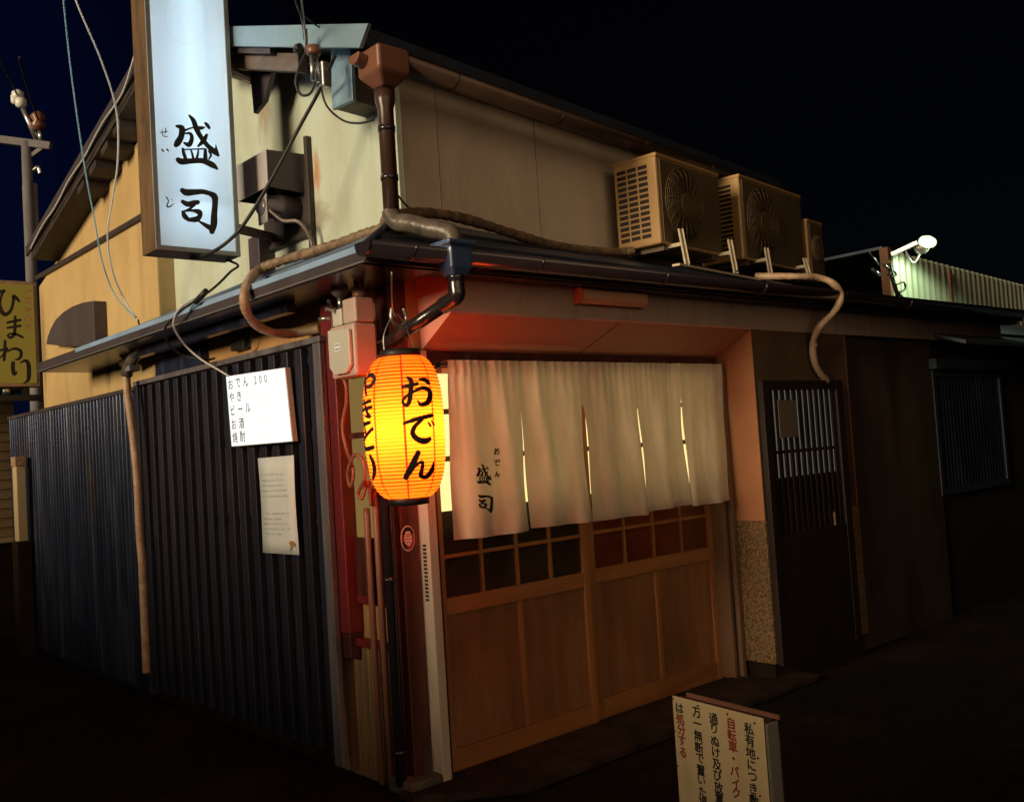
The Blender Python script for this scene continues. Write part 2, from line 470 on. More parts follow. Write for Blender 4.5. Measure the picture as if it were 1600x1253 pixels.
# ------------------------------------------------------------------ lettering
_fc = {}
def glyph(ch, bold):
    key = (ch, bold)
    if key not in _fc:
        cu = bpy.data.curves.new('g', 'FONT'); cu.body = ch; cu.size = 1; cu.offset = bold; cu.resolution_u = 3
        o = bpy.data.objects.new('g', cu); COL.objects.link(o)
        dg = bpy.context.evaluated_depsgraph_get()
        me = bpy.data.meshes.new_from_object(o.evaluated_get(dg))
        xs = [v.co.x for v in me.vertices]; ys = [v.co.y for v in me.vertices]
        if xs: cx, cy = (min(xs) + max(xs)) / 2, (min(ys) + max(ys)) / 2
        else: cx = cy = 0
        _fc[key] = ([(v.co.x - cx, v.co.y - cy) for v in me.vertices], [tuple(p.vertices) for p in me.polygons])
        bpy.data.objects.remove(o); bpy.data.meshes.remove(me); bpy.data.curves.remove(cu)
    return _fc[key]
def put(mb, ch, centre, size, right, up, bold=.02, sx=1):
    n_ = Vector(right).cross(Vector(up)).normalized() * .00012
    for k, (ox, oy) in enumerate(((0, 0), (-1, 0), (1, 0), (0, -1), (0, 1)) if bold > .008 else ((0, 0),)):
        put1(mb, ch, Vector(centre) + Vector(right) * ox * bold * size + Vector(up) * oy * bold * size + n_ * k, size, right, up, sx)
def put1(mb, ch, centre, size, right, up, sx=1):
    vs, fs = glyph(ch, 0)
    c = Vector(centre); r = Vector(right); u = Vector(up)
    bv = [mb.bm.verts.new(c + r * x * size * sx + u * y * size) for x, y in vs]
    for f in fs:
        try: mb.bm.faces.new([bv[i] for i in f])
        except ValueError: pass
def stroke_rows(pts, k=7, cols=3):
    """brush stroke given as (x, y, width) -> rows of points across it, round ends"""
    P = [Vector((p[0], p[1], p[2])) for p in pts]
    S_ = smooth_path(P, k)
    rows = []
    n = len(S_)
    ends = []
    for i, p in enumerate(S_):
        a, b = S_[max(i - 1, 0)], S_[min(i + 1, n - 1)]
        d = Vector((b.x - a.x, b.y - a.y)); d = d.normalized() if d.length > 1e-6 else Vector((1, 0))
        nn = Vector((-d.y, d.x))
        rows.append((Vector((p.x, p.y)), d, nn, max(p.z, 1.5) / 2))
    out = []
    c, d, nn, h = rows[0]
    for a in (.98, .8, .5, .2):
        out.append([c - d * h * a * .8 + nn * h * math.sqrt(1 - a * a) * t for t in np.linspace(-1, 1, cols)])
    for c, d, nn, h in rows:
        out.append([c + nn * h * t for t in np.linspace(-1, 1, cols)])
    c, d, nn, h = rows[-1]
    for a in (.2, .5, .8, .98):
        out.append([c + d * h * a * .8 + nn * h * math.sqrt(1 - a * a) * t for t in np.linspace(-1, 1, cols)])
    return out
def brush(mb, strokes, fn, k=7, cols=3):
    for i, s in enumerate(strokes):
        mb.grid([[fn(p.x, p.y, i) for p in r] for r in stroke_rows(s, k, cols)])
def remap(strokes, src, dst, wf=1.):
    sx = (dst[2] - dst[0]) / (src[2] - src[0]); sy = (dst[3] - dst[1]) / (src[3] - src[1])
    return [[(dst[0] + (p[0] - src[0]) * sx, dst[1] + (p[1] - src[1]) * sy, p[2] * (abs(sx) + abs(sy)) / 2 * wf) for p in s] for s in strokes]
SEI = [[(440, 178, 22), (458, 198, 32), (475, 222, 22)],
       [(303, 113, 18), (340, 160, 40), (365, 230, 44), (405, 300, 40), (460, 370, 38), (515, 420, 46), (552, 455, 22)], [(540, 440, 36), (533, 400, 22), (529, 360, 5)],
       [(255, 245, 22), (330, 218, 15), (400, 220, 32), (435, 215, 12)],
       [(192, 203, 20), (240, 222, 50), (235, 290, 52), (205, 345, 58), (188, 368, 40)],
       [(262, 268, 12), (312, 268, 26), (325, 310, 36), (302, 362, 42), (258, 345, 16)],
       [(452, 278, 26), (425, 328, 42), (378, 376, 18)],
       [(248, 396, 22), (258, 440, 30), (272, 480, 30)], [(318, 408, 14), (330, 445, 20), (338, 480, 22)], [(380, 408, 14), (376, 445, 20), (366, 480, 24)],
       [(440, 402, 26), (440, 445, 34), (440, 485, 40)], [(246, 404, 12), (340, 400, 12), (430, 398, 14)], [(470, 415, 18), (488, 450, 20), (470, 485, 14)],
       [(205, 487, 40), (240, 505, 54), (330, 500, 46), (420, 500, 46), (500, 535, 50), (542, 568, 20)]]
TSU = [[(240, 748, 40), (280, 768, 58), (350, 765, 50), (420, 762, 42), (490, 780, 40)], [(455, 768, 30), (515, 800, 56), (523, 860, 50), (515, 960, 54), (512, 1040, 58), (495, 1105, 44)],
       [(492, 1075, 50), (440, 1045, 34), (378, 1008, 12)],
       [(245, 845, 34), (290, 868, 46), (340, 858, 46), (380, 850, 36)], [(345, 875, 26), (310, 905, 22), (280, 920, 18)],
       [(248, 930, 26), (265, 970, 44), (300, 1003, 30)], [(265, 925, 18), (330, 922, 24), (385, 935, 48), (395, 965, 40), (365, 995, 50), (300, 1000, 34)]]
O_ = [[(340, 275, 20), (400, 262, 36), (465, 248, 28)],
      [(383, 200, 26), (412, 225, 42), (410, 300, 42), (402, 375, 40), (378, 418, 34), (348, 395, 24), (366, 355, 26), (430, 312, 26), (500, 282, 34), (552, 300, 40), (562, 350, 44), (538, 398, 46), (488, 412, 32), (465, 378, 10)],
      [(478, 215, 22), (525, 220, 38), (553, 250, 26)]]
DE = [[(355, 560, 24), (450, 527, 38), (578, 495, 34)], [(505, 525, 24), (445, 580, 36), (425, 635, 42), (462, 682, 48), (520, 697, 52), (560, 680, 38)],
      [(548, 550, 12), (565, 580, 20)], [(575, 540, 12), (592, 572, 20)]]
NN = [[(470, 785, 44), (440, 850, 52), (402, 925, 54), (370, 985, 46)], [(400, 950, 30), (455, 885, 24), (500, 860, 28), (500, 915, 34), (490, 965, 40), (530, 978, 38), (573, 930, 40), (590, 868, 18)]]

# ================================================================== SETTING
g = MB().grid([[(x, y, 0) for x in (-220, -40, -8, -2, 4, 12, 40, 220)] for y in (-220, -40, -8, -2, 4, 12, 40, 220)], False).build('ground', 'asphalt')
g['kind'] = 'structure'
cs = MB().prism([(-.10, -.12, .004), (.30, -.42, .004), (2.75, -.42, .004), (2.75, .0, .004), (-.10, .0, .004)], (0, 0, .036)).build('pavement', 'paving', bevel=.008)
cs['kind'] = 'structure'

# ================================================================== MAIN BUILDING
TH = math.radians(7.29)
WD = Vector((math.cos(TH), math.sin(TH), 0)); WN = Vector((math.sin(TH), -math.cos(TH), 0))
W0 = Vector((.12, .008, 0))
def onw(u, v, off): return onp(u, v, W0 + WN * off, WN)
B = thing('izakaya_building', 'old two storey wooden corner pub with ochre plaster walls and metal eaves', 'building', (2, 2, 0))
# --- upper storey
RZ = lambda y: (4.27 + .365 * (y - 2.04)) if y < 2.04 else (4.27 - .281 * (y - 2.04))
MB().prism([(.12, .012, 2.2), (.12, 2.70, 2.2), (.12, 2.70, RZ(2.70) - .16), (.12, 2.04, RZ(2.04) - .16), (.12, .012, RZ(.012) - .12)], (.03, 0, 0)).build('upper_side_wall', 'wall_green', B)
MB().prism([(0, 2.70, 0), (0, 5.36, 0), (0, 5.36, RZ(5.36) - .10), (0, 2.70, RZ(2.70) - .16)], (.26, 0, 0)).build('plaster_wall', 'wall_ochre', B, bevel=.01)
MB().obox(W0 + Vector((0, 0, 2.2)) + WD * .028, WD * 3.9, -WN * .13, (0, 0, 1.265)).build('upper_front_wall', 'wall_beige', B)
ew = W0 + WD * 3.75
MB().prism([(ew.x, ew.y + .14, 2.4), (ew.x - .5, 5.2, 2.4), (ew.x - .5, 5.2, RZ(4.75) - .12), (ew.x - .3, 2.4, RZ(2.04) - .12), (ew.x, ew.y + .14, 3.45)], (.1, 0, 0)).build('upper_end_wall', 'wall_beige', B)
o = MB()
o.bar((-.012, 2.64, 3.31), (-.012, 5.36, 3.31), .03, .035)
o.build('moulding', 'dark_wood', B)
for u_, wd_ in ((686, .004), (838, .003)):
    q = onw(u_, 260, .0025)
    MB().obox((q.x, q.y, 2.71), WD * wd_, -WN * .004, (0, 0, .72)).build('panel_joint', 'lagging', B)
# --- gable roof
def slab(y0, y1, th):
    a = [Vector((-.2, y0, RZ(y0))), Vector((-.2, y1, RZ(y1)))]
    return [a[0], a[1], a[1] - Vector((0, 0, th)), a[0] - Vector((0, 0, th))]
roof = MB().prism(slab(-.25, 2.04, .05), WD * 4.1).prism(slab(2.04, 4.86, .05), WD * 4.1).build('gable_roof', 'roof_metal', B)
MB().prism([(-.2, .62, RZ(.62) - .052), (-.2, 2.03, RZ(2.03) - .052), (-.2, 2.03, RZ(2.03) - .13), (-.2, .62, RZ(.62) - .13)], (.32, 0, 0)).prism(
    [(-.2, 2.05, RZ(2.05) - .052), (-.2, 4.80, RZ(4.80) - .052), (-.2, 4.80, RZ(4.80) - .14), (-.2, 2.05, RZ(2.05) - .14)], (.20, 0, 0)).build('soffit_board', 'dark_wood', roof)
MB().prism([(-.225, -.30, RZ(-.30) + .01), (-.225, 2.035, RZ(2.035) + .01), (-.225, 2.035, RZ(2.035) - .10), (-.225, -.22, RZ(-.22) - .10)], (.022, 0, 0)).build('bargeboard', 'barge_metal', roof, bevel=.003)
MB().prism([(-.225, 2.045, RZ(2.045) + .01), (-.225, 4.90, RZ(4.90) + .01), (-.225, 4.90, RZ(4.90) - .07), (-.225, 2.045, RZ(2.045) - .07)], (.022, 0, 0)).build('bargeboard', 'hood', roof, bevel=.003)
for y in (2.75, 3.0, 3.25, 3.52):
    MB().obox((-.19, y, RZ(y) - .20), (.185, 0, 0), (0, .13, -.0365), (0, 0, .055)).build('lookout', 'dark_wood', roof, bevel=.004)
MB().prism([(-.16, .42, RZ(.42) - .115), (-.16, 1.6, RZ(1.6) - .115), (-.16, 1.6, RZ(1.6) - .21), (-.16, .42, RZ(.42) - .21)], (.06, 0, 0)).build('wooden_rafter', 'old_beam', B, bevel=.005)
# purlin end with metal plate (photo 360-430, 110-175)
p = [onx(u, v, -.02) for u, v in ((362, 104), (391, 112), (391, 132), (362, 122))]
MB().prism(p, (.10, 0, 0)).build('purlin', 'old_beam', B)
p = [onx(u, v, -.06) for u, v in ((390, 110), (424, 112), (412, 158), (396, 178))]
MB().prism(p, (.03, 0, 0)).build('gusset_plate', 'hood', B, bevel=.004)
# boxed eave return
p = [onx(u, v, -.10) for u, v in ((516, 60), (547, 58), (551, 156), (519, 172))]
MB().prism(p, (.022, 0, 0)).build('eave_end_plate', 'barge_metal', B, bevel=.003)
q0 = onx(551, 157, -.07); q1 = onx(523, 171, -.07)
MB().prism([q0, q1, q1 + Vector((0, 0, .30)), q0 + Vector((0, 0, .26))], WD * .28).build('eave_box', 'old_beam', B)
# upper gutter, hopper and brown downpipe
gz = 3.275
def gutter(mb, a, b, r, n=9, open_up=Vector((0, 0, 1))):
    a, b = Vector(a), Vector(b); d = (b - a).normalized(); side = d.cross(open_up).normalized()
    rows = [[p + side * r * math.cos(math.pi + math.pi * k / n) + open_up * r * math.sin(math.pi + math.pi * k / n) for k in range(n + 1)] for p in (a, b)]
    mb.grid(rows)
    return mb
gt = MB(); ga = Vector((-.06, -.265, gz + .045)); gb = ga + WD * 4.0
gutter(gt, ga, gb, .055)
ug = gt.build('upper_gutter', 'gutter_brown', B, solid=.005)
for i in range(5):
    c = ga + WD * (.35 + i * .8)
    MB().tube([c + WN * .058 * math.cos(t) + Vector((0, 0, .058 * math.sin(t))) for t in np.linspace(math.pi, 2 * math.pi, 9)], .005, 6).build('gutter_clip', 'dark_brown_pvc', ug)
hc = Vector((-.115, -.245, 3.26))
hp = MB()
rect = lambda c, w_, d_, z: [c + Vector((sx * w_, sy * d_, z)) for sx, sy in ((-1, -1), (1, -1), (1, 1), (-1, 1))]
lv = [(.075, .075, .085), (.085, .085, .07), (.085, .085, -.03), (.045, .045, -.075), (.04, .04, -.085)]
rings = [[hp.bm.verts.new(p) for p in rect(hc, *l)] for l in lv]
for a, b in zip(rings, rings[1:]):
    for k in range(4): hp.bm.faces.new((a[k], a[(k + 1) % 4], b[(k + 1) % 4], b[k]))
hp.bm.faces.new(rings[0]); hp.bm.faces.new(rings[-1][::-1])
uh = hp.build('rain_hopper', 'brown_pvc', B, bevel=.012)
sp = MB()
c = hc + Vector((-.085, .035, .045))
sp.prism([c + Vector((0, .045 * math.cos(t), .045 * math.sin(t))) for t in np.linspace(math.pi * 1.0, math.pi * 2.0, 10)], (-.05, 0, .01))
sp.build('spout', 'brown_pvc', uh, bevel=.004)
dp = MB()
dpx, dpy = -.105, -.225
dp.lathe([(.047, 3.175), (.045, 3.12), (.036, 3.09), (.036, 2.60)], (dpx, dpy, 0), 'z', 20)
ud = dp.build('downpipe', 'dark_brown_pvc', B)
for z in (3.0, 2.78):
    MB().lathe([(.040, -.012), (.040, .012)], (dpx, dpy, z), 'z', 20).build('pipe_clip', 'gutter', ud)
# --- lower canopy roof (hisashi) on both faces
EX, EY, EZ = -.38, -.42, 2.40
J0 = Vector((.13, .02, 2.69)); J1 = Vector((.13, 4.10, 2.60)); JR = W0 + WD * 5.2 + Vector((0, 0, 2.70))
E0 = Vector((EX, EY, EZ)); E1 = Vector((EX, 4.10, EZ)); ER = Vector((6.4, EY, EZ + .03))
J2 = Vector((.14, 4.10, 2.63))
def tilt(pts, n):      # standing-seam rows: stepped sheet courses
    pass
can = MB()
for i in range(3):     # three overlapping courses on the side
    t0, t1 = i / 3, (i + 1) / 3 + (.02 if i < 2 else 0)
    l = .012 * (i)
    a = E0.lerp(J0, t0); b = E1.lerp(J1, t0); c = E1.lerp(J1, t1); d = E0.lerp(J0, t1)
    up = Vector((0, 0, .014))
    can.prism([a + up, b + up, c, d], (0, 0, -.012))
cr = can.build('canopy_roof', 'roof_side_lit', B)
JRR = Vector((6.4, JR.y + .16, 2.70))
can = MB()
for i in range(3):
    t0, t1 = i / 3, (i + 1) / 3 + (.02 if i < 2 else 0)
    up = Vector((0, 0, .014))
    a = E0.lerp(J0, t0); b = ER.lerp(JRR, t0); c = ER.lerp(JRR, t1); d = E0.lerp(J0, t1)
    can.prism([a + up, b + up, c, d], (0, 0, -.012))
can.build('canopy_roof', 'roof_metal', B)
MB().tube([E0 + Vector((0, 0, .02)), J0 + Vector((0, 0, .02))], .016, 8).build('hip_cap', 'roof_metal', B)
MB().prism([(EX - .012, EY - .012, EZ + .012), (EX - .012, 4.1, EZ + .012), (EX - .012, 4.1, EZ - .05), (EX - .012, EY - .012, EZ - .05)], (.012, 0, 0)).build('canopy_fascia', 'hood', cr)
MB().prism([(EX - .014, EY, EZ - .05), (EX - .014, 4.1, EZ - .05), (EX - .014, 4.1, EZ - .056), (EX - .014, EY, EZ - .056)], (.02, 0, 0)).build('drip_edge', 'alu', cr)
MB().prism([(EX - .016, EY - .012, EZ + .018), (EX - .016, 3.2, EZ + .018), (EX - .016, 3.2, EZ - .010), (EX - .016, EY - .012, EZ - .010)], (.003, 0, 0)).build('eave_flashing', 'pale_metal', cr)
MB().box(EX + .002, -.002, EY + .03, 4.06, EZ - .062, EZ - .040).build('canopy_soffit', 'navy_metal', B)
MB().box(-.23, -.17, .55, 2.66, EZ - .115, EZ - .064).build('canopy_beam', 'navy_metal', B, bevel=.006)
MB().box(-.04, 6.4, EY + .03, -.285, EZ - .06, EZ - .012).build('canopy_soffit', 'dark_wood', B)
MB().prism([(EX, EY - .012, EZ + .01), (6.4, EY - .012, EZ + .04), (6.4, EY - .012, EZ - .04), (EX, EY - .012, EZ - .06)], (0, .012, 0)).build('canopy_fascia', 'gutter', B)
# front gutter with its hopper, elbow and slanting pipe
gt = MB()
gutter(gt, (-.44, EY - .075, EZ + .005), (6.3, EY - .075, EZ + .03), .055)
gt.prism([(-.445, EY - .075 + .056 * math.cos(t), EZ + .005 + .056 * math.sin(t)) for t in np.linspace(math.pi, 2 * math.pi, 12)], (.006, 0, 0))
fg = gt.build('front_gutter', 'gutter', B, solid=.006)
for x in (-.22, .5, 1.4, 2.3, 3.2, 4.1):
    MB().tube([Vector((x, EY - .075 + .060 * math.cos(t), EZ + .01 + .060 * math.sin(t))) for t in np.linspace(math.pi, 2 * math.pi, 9)], .006, 6).build('gutter_clip', 'gutter', fg)
hc2 = Vector((.0, EY - .10, 2.375))
hp = MB()
lv = [(.078, .068, .065), (.078, .068, .045), (.060, .052, .040), (.056, .048, -.05), (.036, .034, -.085)]
rings = [[hp.bm.verts.new(p) for p in rect(hc2, *l)] for l in lv]
for a, b in zip(rings, rings[1:]):
    for k in range(4): hp.bm.faces.new((a[k], a[(k + 1) % 4], b[(k + 1) % 4], b[k]))
hp.bm.faces.new(rings[0]); hp.bm.faces.new(rings[-1][::-1])
hp.build('rain_hopper', 'navy_plastic', B, bevel=.008)
pA = hc2 + Vector((0, 0, -.08)); pB = hc2 + Vector((0, .005, -.17)); pC = Vector((-.060, .018, 2.035))
el = smooth_path([pA, pA + Vector((0, 0, -.05)), pB, pB.lerp(pC, .16)], 6)
dn = MB().tube(el, [.040] * 3 + [.036] * (len(el) - 3), 18)
dn.tube([pB.lerp(pC, .10), pC], .031, 18)
dn.tube([pC + Vector((0, -.0, .035)), pC + Vector((-.0, .0, -.03)), (-.060, .022, .05)], .026, 16)
dd = dn.build('drain_pipe', 'gutter', B)
for z in (.98, .2):
    MB().lathe([(.031, -.012), (.031, .012)], (-.060, .022, z), 'z', 16).build('pipe_clip', 'gutter', dd)
# taped pipe lying across the canopy from the brown downpipe to the front hopper
tp = smooth_path([(dpx, dpy + .01, 2.63), (dpx + .005, dpy - .03, 2.575), (dpx + .03, dpy - .10, 2.555), (-.04, -.42, 2.515), (.0, EY - .085, 2.48), (.0, EY - .10, 2.41)], 6)
MB().tube(tp, .041, 14).build('taped_pipe', 'taped_pipe', B)
# --- ground floor, street side
MB().box(.0, .12, .105, 2.698, 0, 2.575).build('lower_side_wall', 'wall_tan', B)
MB().box(-.022, -.002, .68, 2.98, 0, .42).build('dark_base', 'plinth', B)  # dark strip painted over the wall foot in place of shade
pl = MB()
for i in range(9):
    y = .11 + i * .062
    pl.box(-.016 - .003 * (i % 2), -.002, y, y + .060, .0, .63)
pl.build('plank_skirting', 'plank', B, bevel=.003)
MB().box(-.045, -.003, .105, .52, .635, .675).box(-.03, -.003, .105, .5, .84, .88).build('window_sill', 'red_post', B, bevel=.004)
wn = MB().box(-.03, -.003, .10, .13, .88, 2.02).box(-.03, -.003, .13, .50, 1.99, 2.02).box(-.028, -.003, .13, .50, 1.64, 1.668).box(-.028, -.003, .13, .50, .88, 1.16).build('side_window', 'post_wood', B)
MB().box(-.012, -.004, .131, .50, 1.161, 1.639).box(-.012, -.004, .131, .50, 1.669, 1.989).build('pane', 'pane_amber', wn)
MB().box(-.085, -.005, .355, .47, .70, 2.34).build('red_post', 'red_post', B, bevel=.006)
MB().prism([(-.078, .365, .58), (-.078, .455, .58), (-.08, .465, .70), (-.08, .36, .70)], (.07, 0, 0)).build('post_foot', 'post_wood', B, bevel=.006)
MB().box(.0, .105, .0, .104, .03, 2.385).build('corner_post', 'post_wood', B, bevel=.006)
MB().box(-.07, .17, -.07, .12, .005, .075).build('foundation_stone', 'concrete', B, bevel=.012)
# --- ground floor, entrance side
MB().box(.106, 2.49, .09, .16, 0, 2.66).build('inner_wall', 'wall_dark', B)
MB().box(.106, .30, .002, .088, 2.02, 2.42).build('plaster_panel', 'wall_tan', B)
MB().box(.155, 6.3, -.28, -.20, 2.18, 2.392).build('bay_wall', 'wall_bay', B)
MB().prism([(.150, -.281, 2.178), (2.4985, -.281, 2.178), (2.4985, -.006, 2.035), (.175, -.006, 2.035)], (0, 0, .012)).build('sloped_soffit', 'soffit', B)
MB().prism([(1.30, -.2815, 2.1765), (1.306, -.2815, 2.1765), (1.246, -.0065, 2.0335), (1.240, -.0065, 2.0335)], (0, 0, -.0012)).build('soffit_joint', 'old_beam', B)
MB().prism([(.150, -.278, 2.176), (.176, -.006, 2.034), (.168, -.004, 2.42), (.150, -.278, 2.39)], (.004, 0, 0)).build('bay_end_panel', 'soffit', B)
MB().box(.60, 1.0, -.2835, -.2805, 2.18, 2.30).build('joint_cover', 'wall_bay', B)
MB().box(.106, 2.49, -.02, .085, 1.985, 2.032).build('door_header', 'post_wood', B, bevel=.004)
ef = MB().box(.107, .158, -.072, .02, .02, 2.03).build('door_jamb', 'white_frame', B, bevel=.004)
MB().box(.158, .205, -.02, .03, .03, 1.984).build('door_stop', 'post_wood', B)
vs = MB()
for i in range(15):
    vs.box(.1055, .1068, -.045, -.02, .86 + i * .018, .871 + i * .018)
vs.build('ventilation_slot', 'black', ef)
MB().box(2.40, 2.43, -.05, .07, .03, 1.984).build('door_jamb', 'jamb_tan', B, bevel=.004)
MB().box(2.452, 2.489, -.075, .06, .03, 1.984).build('door_jamb', 'jamb_tan', B, bevel=.004)
MB().box(2.43, 2.452, -.03, .05, .03, 1.984).build('jamb_groove', 'black', B)
MB().box(.107, 2.49, -.06, .088, .0, .022).build('threshold', 'dark_wood', B, bevel=.003)
def door(x0, x1, y, lower, lst=.045, name='sliding_door'):
    ytop = .972
    d = bpy.data.objects.new(name, None); COL.objects.link(d); d.location = (x0, y, .024); d.empty_display_size = .1
    d.parent = B; d.matrix_parent_inverse = world_of(B).inverted()
    for a, b in ((x0, x0 + lst), (x1 - .045, x1)):
        MB().box(a, b, y, y + .034, .024, 1.982).build('stile', 'door_frame_wood', d, bevel=.003)
    for a, b in ((.765, .845), (.024, .135), (1.93, 1.98)):
        MB().box(x0 + lst + .0005, x1 - .0455, y + .002, y + .032, a, b).build('rail', 'door_rail_wood', d, bevel=.003)
    mx = (x0 + lst + x1 - .045) / 2
    MB().box(mx - .016, mx + .016, y + .004, y + .03, .1355, .7645).build('mullion', 'door_frame_wood', d, bevel=.003)
    for a, b in ((x0 + lst + .001, mx - .0165), (mx + .0165, x1 - .046)):
        MB().box(a, b, y + .014, y + .022, .136, .764).build('door_panel', 'plywood', d)
    n = 4
    zs = [.8455, 1.045, 1.235, 1.50, 1.72, 1.9295]
    cw = (x1 - x0 - .046 - lst) / n
    m = MB()
    for i in range(1, n):
        xx = x0 + lst + cw * i
        m.box(xx - .009, xx + .009, y + .004, y + .03, .8455, 1.2345)
    m.box(x0 + lst + .001, x1 - .046, y + .006, y + .028, 1.035, 1.052)
    m.build('muntin', 'door_frame_wood', d)
    m = MB()
    for i in (2,):
        xx = x0 + lst + cw * i
        m.box(xx - .009, xx + .009, y + .004, y + .03, 1.2505, 1.9295)
    for z in (1.235, 1.50, 1.73):
        m.box(x0 + lst + .001, x1 - .046, y + .006, y + .028, z, z + .026)
    m.build('muntin', 'dark_wood', d)
    MB().box(x0 + lst + .001, x1 - .046, y + .016, y + .021, .846, 1.234).build('glass_pane', lower, d)
    MB().box(x0 + lst + .001, x1 - .046, y + .016, y + .021, 1.2345, 1.929).build('glass_pane', 'pane_lit', d)
    return d
door(.206, 1.235, .008, 'dark_glass')
d2 = door(1.240, 2.40, .046, 'red_reflect_glass', .085)
# --- right hand block beyond the doorway
MB().box(2.5, 3.62, -.28, .16, 1.0, 2.18).build('return_wall', 'wall_return', B)
MB().box(2.496, 3.62, -.285, .16, .13, .999).build('stone_dado', 'stone_dado', B, bevel=.004)
MB().box(2.52, 3.60, -.26, .16, .0, .129).build('dark_base', 'plinth', B)
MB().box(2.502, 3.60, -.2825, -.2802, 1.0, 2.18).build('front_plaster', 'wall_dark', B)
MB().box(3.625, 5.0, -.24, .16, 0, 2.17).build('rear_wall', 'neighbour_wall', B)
lw = MB().box(2.515, 2.57, -.325, -.286, .12, 1.86).box(3.38, 3.46, -.325, -.286, .12, 1.86).box(2.5705, 3.3795, -.325, -.286, 1.80, 1.86).box(2.5705, 3.3795, -.322, -.286, .12, .9).build('lattice_window', 'shutter_wood', B, bevel=.003)
sl = MB()
for i in range(12):
    x = 2.60 + i * .066
    sl.box(x, x + .034, -.312, -.300, .901, 1.799)
sl.box(2.572, 3.378, -.31, -.300, 1.40, 1.42)
sl.build('slat', 'shutter_wood', lw)
MB().box(2.572, 3.378, -.2925, -.2865, 1.25, 1.799).build('pane', 'slit_lit', lw)

# unseen wall across the street, added to shade the lower left
shade_wall = MB().box(-8.2, -8.0, -14, 26, 0, 2.9).box(-8.25, -7.95, -14, 26, 2.901, 2.98).build('wall', 'concrete')
shade_wall['kind'] = 'structure'
shade_house = MB().box(1.9, 14, -9, -4.6, 0, 5.6).prism([(1.7, -4.4, 5.6), (14.2, -4.4, 5.6), (14.2, -7.2, 6.6), (1.7, -7.2, 6.6)], (0, 0, .08)).build('wall', 'wall_dark')  # unseen house block across the alley, added to shade the right side
shade_house['kind'] = 'structure'

# ================================================================== NOREN
NX = [.262, .718, 1.169, 1.612, 2.004, 2.455]
NX0, NX1 = .285, 2.452
ZT, ZB = 1.985, 1.128
def cloth_y(x, z):
    t = min(max((ZT - z) / (ZT - ZB), 0), 1)
    gather = math.exp(-((z - 1.90) / .05) ** 2) * 0
    f = 0.015 * math.sin(2 * math.pi * x / .235 + .9 + .5 * math.sin(3 * z)) * (.35 + .75 * t)
    f += .005 * math.sin(2 * math.pi * (x + .12 * z * math.sin(2.3 * x)) / .127 + 2.1 + 1.3 * x) * (.6 + .5 * math.sin(5 * x + 2 * z))
    f += .004 * math.sin(2 * math.pi * (x * .8 + z * .55) / .31 + 1.2 * math.sin(4 * x)) * (1 - abs(2 * t - 1)) ** .5
    f += .0045 * math.sin(2 * math.pi * x / .052 + 7 * math.sin(x * 3.1)) * (1 - t) ** 5
    f += .010 * math.sin(1.7 * x + 2.5) * t
    return -.085 + f - .03 * t * t
def slit(i, z):   # half opening of slit i
    zt, amp, zpk = ((0, 0, 0), (1.75, .010, 1.15), (1.755, .020, 1.45), (1.745, .0095, 1.50), (1.76, .0090, 1.50), (0, 0, 0))[i]
    if z >= zt or amp == 0: return 0
    t = (zt - z) / (zt - ZB)
    if i == 1: return amp * min(1, t * 1.5) * (.45 + .55 * t)
    if i == 2: return amp * math.sin(math.pi * min(1, t ** .7)) ** .8 + .003 if t < 1 else .003
    return amp * max(0, math.sin(math.pi * min(1, t * 1.35))) + .0012
nb = MB()
NZ = 60
for pi_ in range(5):
    a, b = (NX0 if pi_ == 0 else NX[pi_]), (NX1 if pi_ == 4 else NX[pi_ + 1])
    zb = ZB + (0, .004, -.004, .012, .006)[pi_]
    rows = []
    for j in range(NZ + 1):
        z = ZT + (zb - ZT) * j / NZ
        t = j / NZ
        l = a + slit(pi_, z) + (-.010 - .045 * t if pi_ == 0 else 0); r = b - slit(pi_ + 1, z) + (-.035 * t if pi_ == 4 else 0)
        row = []
        for i in range(49):
            s = i / 48
            x = l + (r - l) * s
            y = cloth_y(x, z)
            e = min(s, 1 - s)
            y += .006 * math.exp(-e * 30) * t
            if t < .07: y += .004 * math.sin(x * 190 + 3 * math.sin(9 * x)) * (t / .07)
            row.append((x, y, z + .003 * math.sin(x * 9 + pi_) * t))
        rows.append(row)
    nb.grid(rows)
    # sleeve behind the rod and bottom hem
    nb.grid([[(p[0], p[1] + .004 - .052 * 0 + (.0 if k == 0 else .05), p[2] + (0 if k < 2 else -.06)) for p in rows[0]] for k in range(3)])
    nb.grid([[(p[0], p[1] - .0022, p[2]) for p in rows[k]] for k in (NZ - 2, NZ - 1, NZ)])
nor = thing('noren_curtain', 'beige split curtain with black brush lettering hanging across the doorway', 'curtain', (1.36, -.06, ZB))
nb.build('cloth', 'noren_cloth', nor)
rod = MB().tube([(.205, -.046, 1.962), (2.64, -.046, 1.962)], .012, 12).build('rod', 'black', nor)
MB().tube([(2.47, -.046, 1.962), (2.56, -.046, 1.962)], .02, 12).tube([(.20, -.046, 1.962), (.235, -.046, 1.962)], .02, 12).build('rod_cap', 'black', rod)
def on_cloth(u, v, i):
    p = ony(u, v, -.09)
    p = ony(u, v, cloth_y(p.x, p.z)); p = ony(u, v, cloth_y(p.x, p.z) - .004 - .0002 * i)
    return p
NZM = lambda r: (730 + r[0] / 9.64, 690 + r[1] / 9.64, 730 + r[2] / 9.64, 690 + r[3] / 9.64)
il = MB()
brush(il, remap(SEI, (165, 105, 565, 580), NZM((140, 330, 368, 665)), 1.2), on_cloth)
brush(il, remap(TSU, (230, 730, 550, 1130), NZM((172, 800, 390, 1078)), 1.2), on_cloth)
